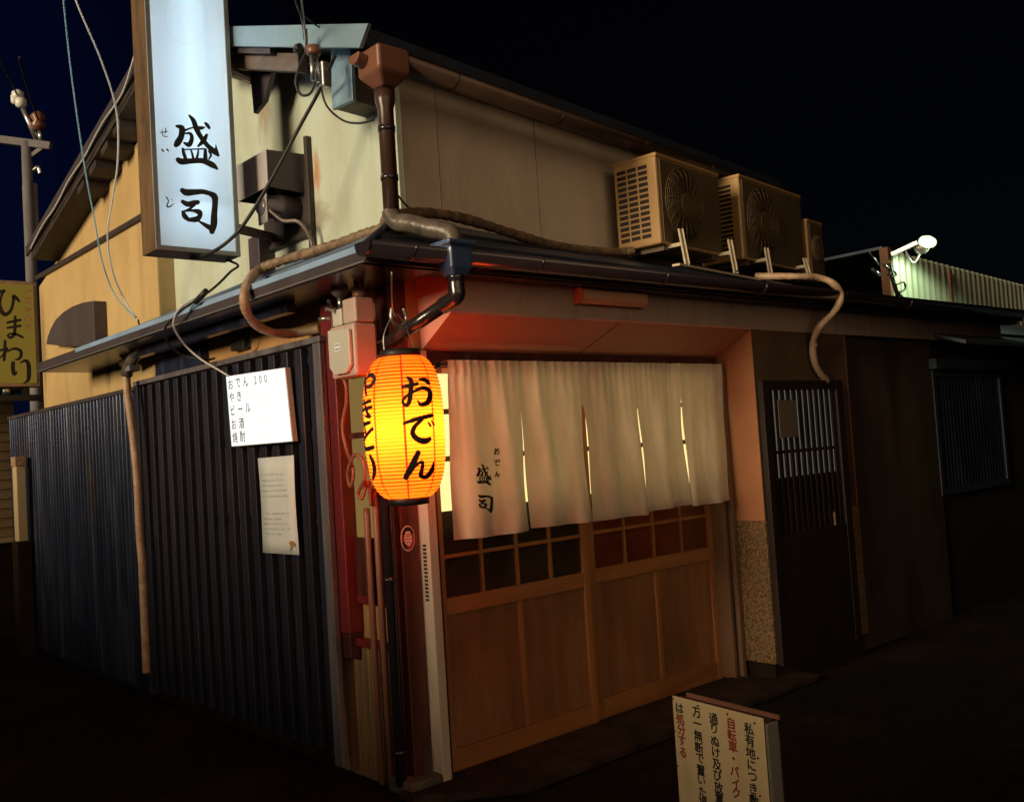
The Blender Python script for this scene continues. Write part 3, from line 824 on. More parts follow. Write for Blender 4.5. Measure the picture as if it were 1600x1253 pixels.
brush(il, remap(O_, (335, 190, 590, 440), NZM((405, 98, 490, 200)), .8), on_cloth)
brush(il, remap(DE, (350, 480, 600, 725), NZM((405, 262, 492, 372)), .8), on_cloth)
brush(il, remap(NN, (350, 770, 600, 1010), NZM((410, 445, 490, 540)), .8), on_cloth)
il.build('lettering', 'noren_ink', nor, fixn=False)

# ================================================================== LANTERN
LC = Vector((-.195, -.355, 0)); LZ0, LZ1 = 1.365, 1.962
lan = thing('paper_lantern', 'glowing orange paper lantern with black brush characters hanging at the corner', 'lantern', (LC.x, LC.y, LZ0))
LR = .170
def lr(z):
    t = (z - LZ0) / (LZ1 - LZ0) * 2 - 1
    t = max(-1, min(1, t))
    return .082 + (LR - .082) * (1 - abs(t) ** 3.3) ** .56
lb = MB()
NA, NRIB = 128, 40
rings = []
for j in range(NRIB * 6 + 1):
    z = LZ0 + (LZ1 - LZ0) * j / (NRIB * 6)
    r = lr(z) - .0055 * (1 - abs(math.sin(math.pi * j / 6)) ** .7)
    rings.append([lb.bm.verts.new((LC.x + r * math.cos(2 * math.pi * k / NA), LC.y + r * math.sin(2 * math.pi * k / NA), z)) for k in range(NA)])
viewa = math.atan2(CC[1] - LC.y, CC[0] - LC.x)
for a, b in zip(rings, rings[1:]):
    for k in range(NA):
        f = lb.bm.faces.new((a[k], a[(k + 1) % NA], b[(k + 1) % NA], b[k])); f.smooth = True
        ang = 2 * math.pi * (k + .5) / NA - viewa
        q = (ang / (math.pi / 4)) % 1
        if min(q, 1 - q) < .031: f.material_index = 1
shell = lb.build('paper_shade', 'lantern_paper', lan)
shell.data.materials.append(MATS['lantern_seam'])
MB().lathe([(.083, LZ1 - .004), (.087, LZ1 + .002), (.087, LZ1 + .028), (.075, LZ1 + .03)], (LC.x, LC.y, 0), 'z', 40).build('top_ring', 'black', lan)
MB().lathe([(.075, LZ0 - .03), (.087, LZ0 - .028), (.087, LZ0 - .002), (.083, LZ0 + .004)], (LC.x, LC.y, 0), 'z', 40).build('bottom_ring', 'black', lan)
MB().lathe([(.0, 1.74), (.022, 1.75), (.022, 1.80), (.0, 1.81)][1:3], (LC.x, LC.y, 0), 'z', 16).build('bulb_socket', 'black', lan)
hk = smooth_path([onx(612, 425, -.36), onx(613, 480, -.30), (LC.x - .01, LC.y, LZ1 + .17)], 6)
MB().tube(hk, .0035, 6).tube(smooth_path([(LC.x - .08, LC.y, LZ1 + .02), (LC.x - .075, LC.y, LZ1 + .10), (LC.x - .01, LC.y, LZ1 + .185), (LC.x + .05, LC.y, LZ1 + .10), (LC.x + .08, LC.y, LZ1 + .02)], 6), .003, 6).build('hanging_wire', 'steel', lan)
MB().tube(smooth_path([(LC.x - .03, LC.y, LZ1 + .21), (LC.x - .035, LC.y, LZ1 + .16), (LC.x, LC.y, LZ1 + .13), (LC.x + .04, LC.y, LZ1 + .16), (LC.x + .03, LC.y, LZ1 + .21)], 6), .007, 8).build('hook', 'steel', lan)
def on_lantern(u, v, i):
    d = ray(u, v)
    lo = None
    for s in np.linspace(3.5, 4.3, 90):
        p = CC + d * s
        if math.hypot(p[0] - LC.x, p[1] - LC.y) < lr(p[2]) + .0025 + .0002 * i:
            lo = s; break
    if lo is None:
        s = 4.05; p = CC + d * s
        return Vector(p)
    a, b = lo - .009, lo
    for _ in range(18):
        m = (a + b) / 2; p = CC + d * m
        if math.hypot(p[0] - LC.x, p[1] - LC.y) < lr(p[2]) + .0025 + .0002 * i: b = m
        else: a = m
    return Vector(CC + d * b)
LM = lambda r: (560 + r[0] / 5.014, 550 + r[1] / 5.014, 560 + r[2] / 5.014, 550 + r[3] / 5.014)
ll = MB()
for st in (O_, DE, NN):
    brush(ll, remap(st, (0, 0, 702, 1253), LM((0, 0, 702, 1253)), .94), on_lantern, 7, 7)
# second word, turned to the left side of the lantern
YA = [[(-.9, .1, .2), (-.2, -.3, .26), (.6, -.6, .26), (1, -.1, .3), (.6, .35, .26), (.1, .3, .12)], [(.0, -1, .18), (.25, -.6, .22)], [(-.5, -.8, .22), (-.1, .2, .28), (.2, 1, .26)]]
KI = [[(-.7, -.6, .2), (.7, -.8, .24)], [(-.8, -.1, .2), (.8, -.3, .24)], [(-.2, -1, .22), (.3, .1, .26), (.6, .45, .24), (-.2, .3, .1)], [(-.6, .5, .2), (-.3, .95, .26), (.6, .9, .22)]]
TO = [[(-.3, -1, .26), (-.1, -.2, .28)], [(.8, -.6, .24), (-.2, 0, .26), (-.7, .5, .28), (-.2, .95, .3), (.8, .85, .26)]]
RI = [[(-.55, -.9, .26), (-.55, 0, .3), (-.35, .3, .14)], [(.3, -1, .26), (.6, -.4, .34), (.5, .4, .34), (-.1, 1, .18)]]
vr = viewa - math.radians(67)
for st, zc in ((YA, 1.855), (KI, 1.735), (TO, 1.63), (RI, 1.50)):
    def cylmap(x, y, i, zc=zc):
        z = zc - y * .052
        a = vr + x * .38
        r = lr(z) + .0025 + .0002 * i
        return Vector((LC.x + r * math.cos(a), LC.y + r * math.sin(a), z))
    brush(ll, st, cylmap, 7, 5) if False else [ll.grid([[cylmap(p.x, p.y, i) for p in r] for r in stroke_rows([(q[0] * 100, q[1] * 100, q[2] * 100) for q in s], 7, 5) for _ in (0,)] if False else [[cylmap(p.x / 100, p.y / 100, i) for p in r] for r in stroke_rows([(q[0] * 100, q[1] * 100, q[2] * 130) for q in s], 7, 5)]) for i, s in enumerate(st)]
ll.build('lettering', 'ink', lan, fixn=False)
pt = bpy.data.objects.new('lantern_bulb', bpy.data.lights.new('lantern_bulb', 'POINT'))
COL.objects.link(pt)
pt.location = (LC.x, LC.y, 1.655); pt.data.energy = 23; pt.data.color = (1, .34, .15); pt.data.shadow_soft_size = .05
pt.parent = lan; pt.matrix_parent_inverse = world_of(lan).inverted()

# ================================================================== BIG LIT SIGN
SY = .97
sgx0, sgx1, sgz0, sgz1, sgd = -.692, -.254, 2.652, 4.22, .17
sg = thing('projecting_sign', 'tall white backlit sign box with two large black brush characters', 'sign', (sgx1, SY, sgz0))
f = .020
MB().box(sgx0 - .004, sgx0, SY - .004, SY + sgd + .004, sgz0, sgz1).box(sgx0 - .004, sgx1 + .004, SY - .004, SY + sgd + .004, sgz0 - .012, sgz0).box(sgx1, sgx1 + .004, SY - .004, SY + sgd + .004, sgz0, sgz1).box(sgx0 - .004, sgx1 + .004, SY - .004, SY + sgd + .004, sgz1, sgz1 + .012).build('case', 'sign_frame', sg, bevel=.002)
MB().box(sgx0 - .006, sgx0 + f, SY - .012, SY - .0045, sgz0 - .012, sgz1 + .01).box(sgx1 - f, sgx1 + .006, SY - .012, SY - .0045, sgz0 - .012, sgz1 + .01).box(sgx0 + f, sgx1 - f, SY - .012, SY - .0045, sgz0 - .012, sgz0 + .012).box(sgx0 + f, sgx1 - f, SY - .012, SY - .0045, sgz1 - .012, sgz1 + .01).build('trim', 'sign_trim', sg, bevel=.002)
MB().box(sgx0 + .001, sgx1 - .001, SY - .002, SY + .002, sgz0 + .001, sgz1 - .001).build('front_panel', 'sign_acrylic', sg)
MB().box(sgx0 + .001, sgx1 - .001, SY + sgd - .002, SY + sgd + .002, sgz0 + .001, sgz1 - .001).build('back_panel', 'sign_acrylic', sg)
tx = (sgx0 + sgx1) / 2 + .015
MB().tube([(tx, SY + .068, sgz0 + .26), (tx, SY + .068, sgz1 - .10)], .016, 12).build('fluorescent_tube', 'tube_light', sg)
sl_ = MB()
osgn = lambda u, v, i: ony(240 + u / 5.446, 160 + v / 5.446, SY - .0035 - .00015 * i)
brush(sl_, SEI, osgn); brush(sl_, TSU, osgn)
sl_.build('lettering', 'ink', sg, fixn=False)
sf = MB()
brush(sf, [[(55, 258, 7), (90, 255, 8), (122, 250, 6)], [(100, 220, 8), (102, 245, 9), (96, 272, 6)], [(72, 232, 6), (80, 285, 8), (116, 293, 8)],
           [(70, 400, 12), (80, 415, 14), (90, 422, 5)], [(114, 402, 16), (130, 418, 8)],
           [(108, 808, 12), (126, 840, 9), (114, 885, 13), (140, 888, 12), (172, 862, 5)], [(148, 822, 5), (152, 828, 5)], [(158, 830, 5), (162, 836, 5)]], osgn)
sf.build('small_lettering', 'ink', sg, fixn=False)
rg = MB()
rc = (290, 28)
rg.grid([[ony(rc[0] + rr * math.cos(t), rc[1] + 1.25 * rr * math.sin(t), SY - .0035) for t in np.linspace(0, 2 * math.pi, 49)] for rr in (32.6, 33.0)])
rg.build('faint_ring', 'ring_ink', sg, fixn=False)
for z in (2.82, 3.72):
    MB().bar((sgx1 + .004, SY + .09, z), (.118, SY + .30, z + .02), .035, .045).build('bracket', 'old_beam', sg, bevel=.003)

# ================================================================== HIMAWARI SIGN
HY = 5.5
h0 = ony(-46, 440, HY); h1 = ony(62, 606, HY)
hx0, hx1, hz0, hz1 = -.62, .02, 2.36, 3.30
hs = thing('snack_bar_sign', 'yellow backlit sign box reading himawari in black hiragana at the left edge', 'sign', (hx1, HY, hz0))
MB().box(hx0, hx1, HY, HY + .14, hz0, hz1).build('case', 'lagging_pale', hs, bevel=.004)
MB().box(hx0 + .03, hx1 - .03, HY - .004, HY - .0005, hz0 + .03, hz1 - .03).build('face_panel', 'bar_face', hs)
hl = MB()
oh = lambda u, v, i: ony(u / 5.966, 430 + v / 5.966, HY - .0055 - .0003 * i)
HI = [[(-70, 190, 22), (-30, 165, 26), (40, 148, 34)], [(30, 150, 30), (12, 200, 24), (0, 270, 28), (20, 345, 40), (60, 365, 36), (105, 320, 30), (125, 240, 30), (125, 195, 30), (155, 215, 32), (180, 245, 22)],
      [(70, 442, 22), (190, 418, 28)], [(68, 492, 20), (190, 472, 26)], [(142, 385, 24), (140, 470, 30), (134, 548, 32), (100, 582, 28), (74, 562, 22), (100, 546, 18), (160, 555, 26), (215, 582, 20)],
      [(48, 612, 26), (45, 700, 34), (38, 792, 28)], [(-5, 705, 22), (70, 682, 20), (30, 740, 18), (0, 770, 14)], [(70, 712, 16), (130, 685, 24), (185, 700, 30), (198, 742, 32), (178, 778, 26), (140, 788, 10)],
      [(122, 815, 36), (122, 880, 40), (135, 922, 36), (162, 898, 8)], [(188, 818, 12), (238, 797, 30), (265, 832, 40), (270, 915, 42), (262, 978, 32), (220, 1005, 8)]]
brush(hl, HI, oh)
hl.build('lettering', 'ink', hs, fixn=False)
hp_ = MB()
for i, ch in enumerate('SNACK'):
    c = oh(262, 150 + i * 85, 2)
    put(hp_, ch, c, .085, (0, 0, -1), (1, 0, 0), .006, 1.0)
hp_.build('pink_lettering', 'pink_ink', hs, fixn=False)
MB().box(hx0, .14, HY + .03, HY + .09, 2.235, 2.29).build('bracket', 'black', hs, bevel=.003)
MB().box(-.12, -.06, HY + .04, HY + .08, 2.2905, 2.3595).build('bracket_post', 'black', hs, bevel=.003)
MB().lathe([(.028, -.03), (.036, 0), (.028, .03)], (-.25, HY + .05, 2.325), 'x', 16).build('knob', 'steel', hs)

# ================================================================== MENU PANEL AND NOTICE ON THE LATTICE
XM = -.155
mp_ = thing('menu_panel', 'glowing white menu panel with handwritten prices on the dark lattice', 'menu', (XM, 1.0, 1.65))
c4 = [onx(u, v, XM) for u, v in ((353, 588), (445, 574), (457, 690), (362, 698))]
MB().prism([p + Vector((.002, 0, 0)) for p in c4], (.030, 0, 0)).build('panel_case', 'white_frame', mp_, bevel=.002)
MB().prism([c4[0].lerp(c4[2], .008), c4[1].lerp(c4[3], .008), c4[2].lerp(c4[0], .008), c4[3].lerp(c4[1], .008)], (-.002, 0, 0)).build('lit_face', 'menu_lit', mp_)
mu = (c4[1] - c4[0]).normalized(); mv = (c4[0] - c4[3]).normalized()
def mpos(a, b): return c4[0].lerp(c4[1], a).lerp(c4[3].lerp(c4[2], a), b) + Vector((-.0035, 0, 0))
ml, mp2 = MB(), MB()
for r, (word, b) in enumerate((('おでん', .125), ('やきとり', .31), ('ビール', .49), ('お酒', .69), ('焼酎', .875))):
    for i, ch in enumerate(word):
        (put(ml if i < 2 or r in (0, 2) else mp2, ch, mpos(.085 + i * .135, b - .006 * i), .064, mu, mv, .010, 1.05))
for i, ch in enumerate('200'): put(ml, ch, mpos(.52 + i * .085, .115), .060, mu, mv, .006)
for w_, b in (('150', .31), ('450', .49), ('400', .69), ('400', .86)):
    for i, ch in enumerate(w_): put(mp2, ch, mpos(.53 + i * .085, b), .056, mu, mv, .002)
mat('menu_ink', (.05, .055, .05), rough=.7)
mat('menu_faint', (.62, .62, .58), rough=.7, emit=(1, 1, .93), estr=.48)
ml.build('lettering', 'menu_ink', mp_, fixn=False)
mp2.build('faded_lettering', 'menu_faint', mp_, fixn=False)
XN = -.135
nt_ = thing('paper_notice', 'white paper notice with small printed lines and a leaf below the lit menu', 'notice', (XN, 1.1, 1.05))
n4 = [onx(u, v, XN) for u, v in ((403, 716), (459, 711), (467, 867), (412, 863))]
rows = []
for j in range(9):
    rows.append([(n4[0].lerp(n4[1], a).lerp(n4[3].lerp(n4[2], a), j / 8)) + Vector((.004 * math.sin(a * 3 + j * .5), 0, 0)) for a in np.linspace(0, 1, 5)])
MB().grid(rows).build('sheet', 'paper', nt_, solid=.003)
def npos(a, b): return n4[0].lerp(n4[1], a).lerp(n4[3].lerp(n4[2], a), b) + Vector((-.0095, 0, 0))
nl = MB()
for b, L in ((.18, .62), (.24, .60), (.295, .62), (.35, .68), (.405, .70), (.585, .70), (.64, .48), (.69, .66), (.745, .72), (.795, .50)):
    a = .11
    while a < .11 + L:
        d = .026; h = .0075
        for k in range(random.randint(2, 3)):
            if random.random() < .6:
                yy = b + random.uniform(-h, h)
                nl.face([npos(a, yy - .0012), npos(a + d, yy - .0012), npos(a + d, yy + .0012), npos(a, yy + .0012)])
            else:
                xx = a + random.uniform(.2, .8) * d
                nl.face([npos(xx - .002, b - h), npos(xx + .002, b - h), npos(xx + .002, b + h), npos(xx - .002, b + h)])
        a += d + (.010 if random.random() < .8 else .05)
mat('faint_print', (.16, .155, .15), rough=.7)
nl.build('printed_line', 'faint_print', nt_, fixn=False)
lf = MB()
cx_, cy_ = .84, .90
pts = [npos(.80, .955), npos(.835, .915), npos(.80, .885), npos(.83, .86), npos(.90, .86), npos(.95, .89), npos(.94, .915), npos(.87, .915), npos(.83, .955)]
lf.face(pts)
lf.build('leaf_print', 'leaf_brown', nt_, fixn=False)

# ================================================================== LATTICE SCREEN, CORRUGATED FENCE
XL = -.10
ls = thing('lattice_screen', 'dark vertical wooden lattice screen in front of a reed blind', 'screen', (XL, 1.9, .3))
y0, y1 = .45, 2.87
MB().box(XL - .02, -.088, y0 - .02, y0 + .05, .06, 2.125).build('end_post', 'lattice_frame', ls, bevel=.004)
MB().box(XL - .02, -.003, y1 - .03, y1 + .02, .06, 2.125).build('end_post', 'lattice', ls, bevel=.004)
MB().box(XL - .025, -.003, y0 - .03, y1 + .03, 2.126, 2.158).build('top_rail', 'lattice_frame', ls, bevel=.004)
for z in (.14, .5, .78, 1.22, 1.66, 2.04):
    MB().box(XL + .030, XL + .046, y0 + .051, y1 - .031, z, z + .034).build('cross_rail', 'lattice', ls)
sl = MB()
n = 17
for i in range(n):
    y = y0 + .085 + i * (y1 - y0 - .15) / (n - 1)
    sl.box(XL - .006, XL + .029, y - .036, y + .036, .10, 2.12)
sl.build('slat', 'lattice', ls, bevel=.004)
bl = MB()
nr = 130
prev = None
rows = []
for i in range(nr * 2 + 1):
    z = .32 + (2.10 - .32) * i / (nr * 2)
    rows.append([(-.036 - (.005 if i % 2 else 0) + .004 * math.sin(yy * 2 + i * .03), yy, z) for yy in np.linspace(y0 + .06, y1 - .05, 14)])
bl.grid(rows).build('reed_blind', 'reed', ls)
cf = thing('corrugated_fence', 'long navy corrugated metal fence at the left with ribbed sheet', 'fence', (-.05, 4.8, .3))
rows = [[], []]
rows = [[(-.055 + .022 * math.sin(2 * math.pi * y / .072) + .004 * math.sin(2 * math.pi * y / .9), y, z) for y in np.arange(3.0, 6.21, .0066)] for z in (.05, 1.2, 2.105)]
MB().grid(rows).build('ribbed_sheet', 'navy_metal', cf)
MB().box(-.085, -.02, 3.0, 6.21, 2.106, 2.135).build('cap_rail', 'hood', cf, bevel=.003)
MB().box(-.03, -.003, 3.0, 6.21, .0, .05).box(-.03, -.01, 3.0, 6.21, 1.2, 1.25).build('base_rail', 'lattice', cf)

# ================================================================== PIPES AND CABLES
# insulated refrigerant pipe over the side canopy
pp = [onw(640, 342, .20), onx(600, 356, -.05), onx(560, 370, -.10), onx(500, 390, -.14), onx(440, 408, -.18), onx(402, 424, -.26), onx(384, 450, -.42), onx(383, 480, -.43), (onx(398, 505, -.34)), onx(425, 519, -.24), onx(462, 521, -.10), onx(500, 514, -.02)]
pth = smooth_path(pp, 12)
def lag(pth, r, amp=.0026, step=.5):
    return [r + amp * (i % 3 - 1) * .8 + .0016 * math.sin(i * .37) for i in range(len(pth))]
ip = thing('insulated_pipe', 'wrapped pipe curling down over the side eave by the meter', 'pipe', onx(384, 450, -.42))
kk = int(len(pth) * .46)
MB().tube(pth[:kk + 1], lag(pth[:kk + 1], .0245, .0032), 12).build('brown_lagging', 'lagging', ip)
MB().tube(pth[kk:], lag(pth[kk:], .023, .0014), 12).build('pale_lagging', 'lagging_pale', ip)
pp = [onx(598, 357, -.03) + Vector((.02, 0, .02)), onw(610, 340, .20), onw(660, 333, .16), onw(720, 341, .14), onw(790, 362, .13), onw(850, 380, .13), onw(920, 392, .14), onw(968, 394, .16), onw(990, 392, .2)]
pth = smooth_path(pp, 12)
tag(MB().tube(pth, lag(pth, .026), 12).build('insulated_pipe', 'lagging', None), 'brown wrapped pipe running along the front wall to the outdoor units', 'pipe')
pp = [onw(1180, 432, .52), ony(1240, 432, -.40), ony(1278, 434, -.47), ony(1300, 442, -.53), ony(1314, 460, -.54), ony(1305, 485, -.50), ony(1280, 512, -.40), ony(1270, 540, -.33), ony(1275, 572, -.32), ony(1292, 596, -.31)]
pth = smooth_path(pp, 12)
hz_ = tag(MB().tube(pth, lag(pth, .022, .001), 12).build('insulated_pipe', 'lagging_pale', None), 'tan pipe hooking over the front eave to the right of the outdoor units', 'pipe')
MB().lathe([(.026, -.012), (.026, .012)], ony(1271, 539, -.33), 'z', 14).build('pipe_clip', 'bracket_white', hz_)
pp = [ony(1303, 800, -.31), ony(1310, 880, -.31), ony(1317, 950, -.31), ony(1314, 985, -.31), ony(1304, 1008, -.31)]
tag(MB().tube(smooth_path(pp, 8), .010, 8).build('thin_conduit', 'lagging', None), 'thin conduit running down beside the dark lattice window', 'conduit')
# drain hose on the lattice end
pp = [(-.12, 3.05, 2.30), onx(238, 535, -.18), onx(212, 556, -.20), onx(199, 580, -.20), onx(199, 610, -.20), onx(204, 650, -.20), onx(210, 700, -.19), onx(215, 760, -.19), onx(218, 830, -.19), onx(222, 880, -.19), onx(225, 950, -.19), onx(227, 1000, -.19), onx(229, 1050, -.18)]
pth = smooth_path(pp, 8)
dh = thing('drain_hose', 'tan drain hose running down the dark lattice corner', 'hose', (-.19, 3.1, .6))
MB().tube(pth[24:], .026, 12).build('hose', 'lagging_pale', dh)
MB().tube(pth[:27], .038, 12).build('elbow', 'taped_pipe', dh)
MB().obox(onx(192, 582, -.23), (.07, 0, 0), (0, -.12, 0), (0, 0, .035)).build('clip', 'pole_concrete', dh, bevel=.003)
# three service pipes on the corner
tag(MB().tube([(-.055, .190, .02), (-.055, .190, 1.28), (-.05, .20, 1.30)], .016, 10).build('service_pipe', 'copper_pipe', None), 'thin copper coloured pipe left of its twin below the lantern', 'pipe', 'copper service pipes')
tag(MB().tube([(-.05, .118, .02), (-.05, .118, 1.95)], .017, 10).build('service_pipe', 'copper_pipe', None), 'thin copper coloured pipe nearer the corner post below the lantern', 'pipe', 'copper service pipes')
# cable coil between red post and corner
cc = [onx(528, 580, -.10), onx(540, 600, -.11), onx(541, 630, -.10), onx(535, 665, -.10), onx(541, 700, -.10), onx(552, 735, -.12), onx(548, 760, -.12), onx(543, 740, -.13), onx(553, 712, -.14), onx(566, 718, -.13), onx(570, 745, -.13), onx(560, 770, -.13), onx(566, 778, -.12), onx(575, 752, -.1), onx(580, 790, -.08)]
tag(MB().tube(smooth_path(cc, 8), .0085, 8).build('cable_coil', 'copper_pipe', None), 'tangled brown cable hanging beside the red post behind the lantern', 'cable')
def cable(pts, r, m, label, k=8, name='overhead_cable', group='overhead cables'):
    return tag(MB().tube(smooth_path(pts, k), r, 8).build(name, m, None), label, 'cable', group)
e1 = onx(212, 497, -.36); e2 = onx(216, 500, -.36)
cable([atd(94, -60, 5.3), atd(100, 10, 5.4), atd(112, 120, 5.6), atd(132, 260, 5.85), atd(148, 345, 6.0), atd(160, 410, 6.1), atd(180, 462, 6.2), e1], .0045, 'cyan_lit_cable', 'pale blue lit wire dropping straight down left of the sign box')
cable([atd(96, -60, 5.5), atd(122, 10, 5.5), atd(160, 100, 5.65), atd(182, 175, 5.8), atd(184, 250, 5.9), atd(176, 310, 6.0), atd(168, 365, 6.05), atd(176, 425, 6.15), atd(198, 475, 6.25), e2], 0.0056, 'white_cable', 'thick pale wire bowing down between the roof rake and the sign box')
cable([onx(524, 86, -.26), atd(500, 140, 4.60), atd(470, 195, 4.66), atd(430, 270, 4.72), atd(398, 325, 4.76), atd(372, 362, 4.80), atd(345, 386, 4.82), atd(318, 400, 4.93), (-.48, 1.05, 2.63)], .0095, 'rubber', 'thick black cable slanting from the eave down across the sign box')
cable([(-.28, 1.06, 2.64), onx(372, 415, -.27), onx(360, 425, -.28), onx(340, 445, -.36), onx(318, 462, -.42), onx(290, 480, -.44), onx(268, 500, -.45), onx(258, 514, -.45), onx(262, 535, -.40), onx(285, 555, -.30), onx(320, 562, -.20), onx(335, 560, -.10)], .0065, 'rubber', 'black wire looping from the sign base over the side eave')
cable([onx(316, 460, -.42), onx(290, 474, -.44), onx(275, 490, -.46), onx(272, 512, -.44), onx(290, 540, -.33), onx(315, 562, -.26), onx(340, 577, -.22), onx(358, 588, -.185)], .0058, 'white_cable', 'white flex running from the eave down to the lit menu panel')
MB().tube([onx(322, 455, -.42), onx(306, 472, -.42)], .016, 8).build('cable_splice', 'rubber', bpy.data.objects['overhead_cable.003'] if 'overhead_cable.003' in bpy.data.objects else None)
cable([onx(500, 130, -.1), onx(510, 165, -.08), onx(535, 188, -.06), onx(560, 193, -.05), onx(584, 188, -.1)], .0055, 'rubber', 'thin black wire sagging from the insulator to the brown downpipe')
cable([(dpx + .03, dpy + .02, 2.74), onw(640, 325, .05), onw(680, 338, .05), onw(720, 348, .10)], .005, 'rubber', 'thin black wire sagging from the downpipe along the front wall')
# roof-rake wire with hooks
rk = [(-.24, 2.3, RZ(2.3) + .0)] + [(-.24, y, RZ(y) - .09 + .012 * math.sin(y * 9)) for y in np.arange(2.5, 4.8, .2)]
cable(rk, .006, 'white_cable', 'grey wire clipped along the left gable rake behind the sign box')
# fence-side wires at the drain elbow
cable([onx(240, 540, -.16), onx(222, 520, -.3), onx(216, 500, -.37)], .005, 'rubber', 'short black wire from the side eave to the drain elbow', 6)

# ================================================================== SERVICE ENTRANCE (insulator cluster under the eave)
se = thing('service_insulator', 'grey insulator and wire clamp hanging from the gable bargeboard', 'insulator', onx(490, 90, -.28))
b0 = onx(490, 84, -.285)
MB().lathe([(.026, .035), (.034, .03), (.034, .0), (.028, -.01)], b0, 'z', 18).build('insulator_cap', 'brown_pvc', se)
for dx in (-.012, .014):
    MB().tube([b0 + Vector((dx, 0, -.01)), b0 + Vector((dx, 0, -.13))], .009, 8).build('clamp_rod', 'steel', se)
MB().obox(b0 + Vector((.03, -.02, -.15)), (.04, 0, 0), (0, .03, 0), (0, 0, .12)).build('clamp_block', 'steel', se, bevel=.006)
MB().lathe([(.018, -.02), (.022, 0), (.018, .02)], onx(466, 76, -.29), 'y', 14).build('clamp_knob', 'rubber', se)
lp = [onx(478, 46, -.29), onx(478, 78, -.29), onx(467, 108, -.29), onx(462, 130, -.29), onx(470, 148, -.28), onx(484, 147, -.27), onx(492, 130, -.26), onx(491, 118, -.25)]
MB().tube(smooth_path(lp, 8), .0065, 8).build('wire_loop', 'rubber', se)
up_ = [atd(455, -60, 4.0), atd(462, 0, 4.2), atd(472, 30, 4.35), onx(476, 62, -.29)]
cable(up_, .006, 'rubber', 'dark service wire dropping from above to the eave insulator, left strand')
up_ = [atd(468, -60, 4.0), atd(471, 0, 4.2), atd(474, 30, 4.35), onx(478, 66, -.285)]
cable(up_, .0055, 'white_cable', 'pale service wire dropping from above to the eave insulator')
cable([atd(474, 24, 4.35), onx(486, 34, -.27), onx(498, 43, -.23)], .004, 'rubber', 'short thin wire from the service drop to the bargeboard', 6)

# ================================================================== EXHAUST HOOD WITH FAN
eh = thing('exhaust_hood', 'dark sheet metal exhaust hood with a motor below it on the pale wall', 'exhaust hood', (0, 1.0, 2.8))
XH = -.12
a = [onx(415, 233, XH), onx(368, 261, XH), onx(376, 311, XH), onx(423, 291, XH)]
b = [Vector((.118, p.y, p.z)) for p in a]
yR, yL = a[0].y, a[1].y
zT = (a[0].z + a[1].z) / 2; zB = (a[2].z + a[3].z) / 2
MB().box(XH, XH + .006, yR, yL, zB, zT).build('front_plate', 'hood_lit', eh, bevel=.002)
MB().prism([(XH + .0062, yR, zB), (XH + .0062, yR, zT), (.118, yR, zT + .01), (.118, yR, zB - .01)], (0, .006, 0)).prism([(XH + .0062, yL, zB), (XH + .0062, yL, zT), (.118, yL, zT), (.118, yL, zB)], (0, -.006, 0)).prism([(XH + .0062, yR + .0062, zT), (XH + .0062, yL - .0062, zT), (.118, yL - .0062, zT), (.118, yR + .0062, zT)], (0, 0, -.006)).build('side_plate', 'hood', eh, bevel=.002)
MB().box(.085, .118, .80, .83, 2.66, 3.30).box(.085, .118, .831, 1.35, 2.76, 2.79).build('opening_frame', 'dark_wood', eh, bevel=.004)
MB().box(.10, .117, .831, 1.35, 2.791, zB + .05).build('fan_housing', 'dark_wood', eh)
mc = onx(424, 324, -.05)
MB().lathe([(.03, -.10), (.06, -.095), (.062, -.02), (.075, -.015), (.075, .0), (.0745, .16)], (mc.x + .05, mc.y, mc.z), 'x', 24).build('fan_motor', 'hood', eh)
MB().obox((mc.x - .06, mc.y - .055, mc.z - .10), (.012, 0, 0), (0, .10, 0), (0, 0, .16)).build('motor_plate', 'motor', eh, bevel=.012)
MB().lathe([(.042, -.012), (.046, .0)], (mc.x - .062, mc.y - .005, mc.z - .005), 'x', 24).build('motor_cap', 'steel', eh)
MB().tube(smooth_path([(mc.x - .04, mc.y - .05, mc.z - .03), (mc.x, mc.y - .12, mc.z - .10), (mc.x + .05, mc.y - .2, mc.z - .12), (mc.x + .1, mc.y - .23, mc.z - .22), (mc.x + .1, mc.y - .235, mc.z - .32)], 6), .011, 8).build('power_lead', 'taped_pipe', eh)
MB().box(.02, .117, 1.27, 1.40, 2.60, 2.85).build('junction_box', 'hood', eh, bevel=.004)

# ================================================================== QUARTER ROUND VENT HOOD
vh = thing('vent_hood', 'dark quarter round metal vent hood on the ochre wall above the fence', 'vent hood', (-.1, 3.9, 2.6))
xv = -.14
yR, yL, zT, zB = 3.62, 4.42, 2.86, 2.545
pr = []
for t in np.linspace(0, math.pi / 2, 12):
    pr.append(Vector((-.002 - .20 * math.sin(t), 0, zB + (zT - zB) * math.cos(t))))
out = MB()
prof = [onx(u, v, -.1) for u, v in ((145, 470), (128, 473), (112, 479), (98, 488), (86, 500), (79, 513), (74, 526), (72, 538), (100, 541), (148, 541))]
out.prism(prof, (.098, 0, 0)).build('hood_shell', 'hood', vh, bevel=.006)
q = onx(147, 470, -.08); q2 = onx(149, 541, -.08)
MB().obox((-.085, q2.y - .012, q2.z), (.084, 0, 0), (0, .010, 0), (0, 0, q.z - q2.z)).build('mount_flange', 'pole_concrete', vh)

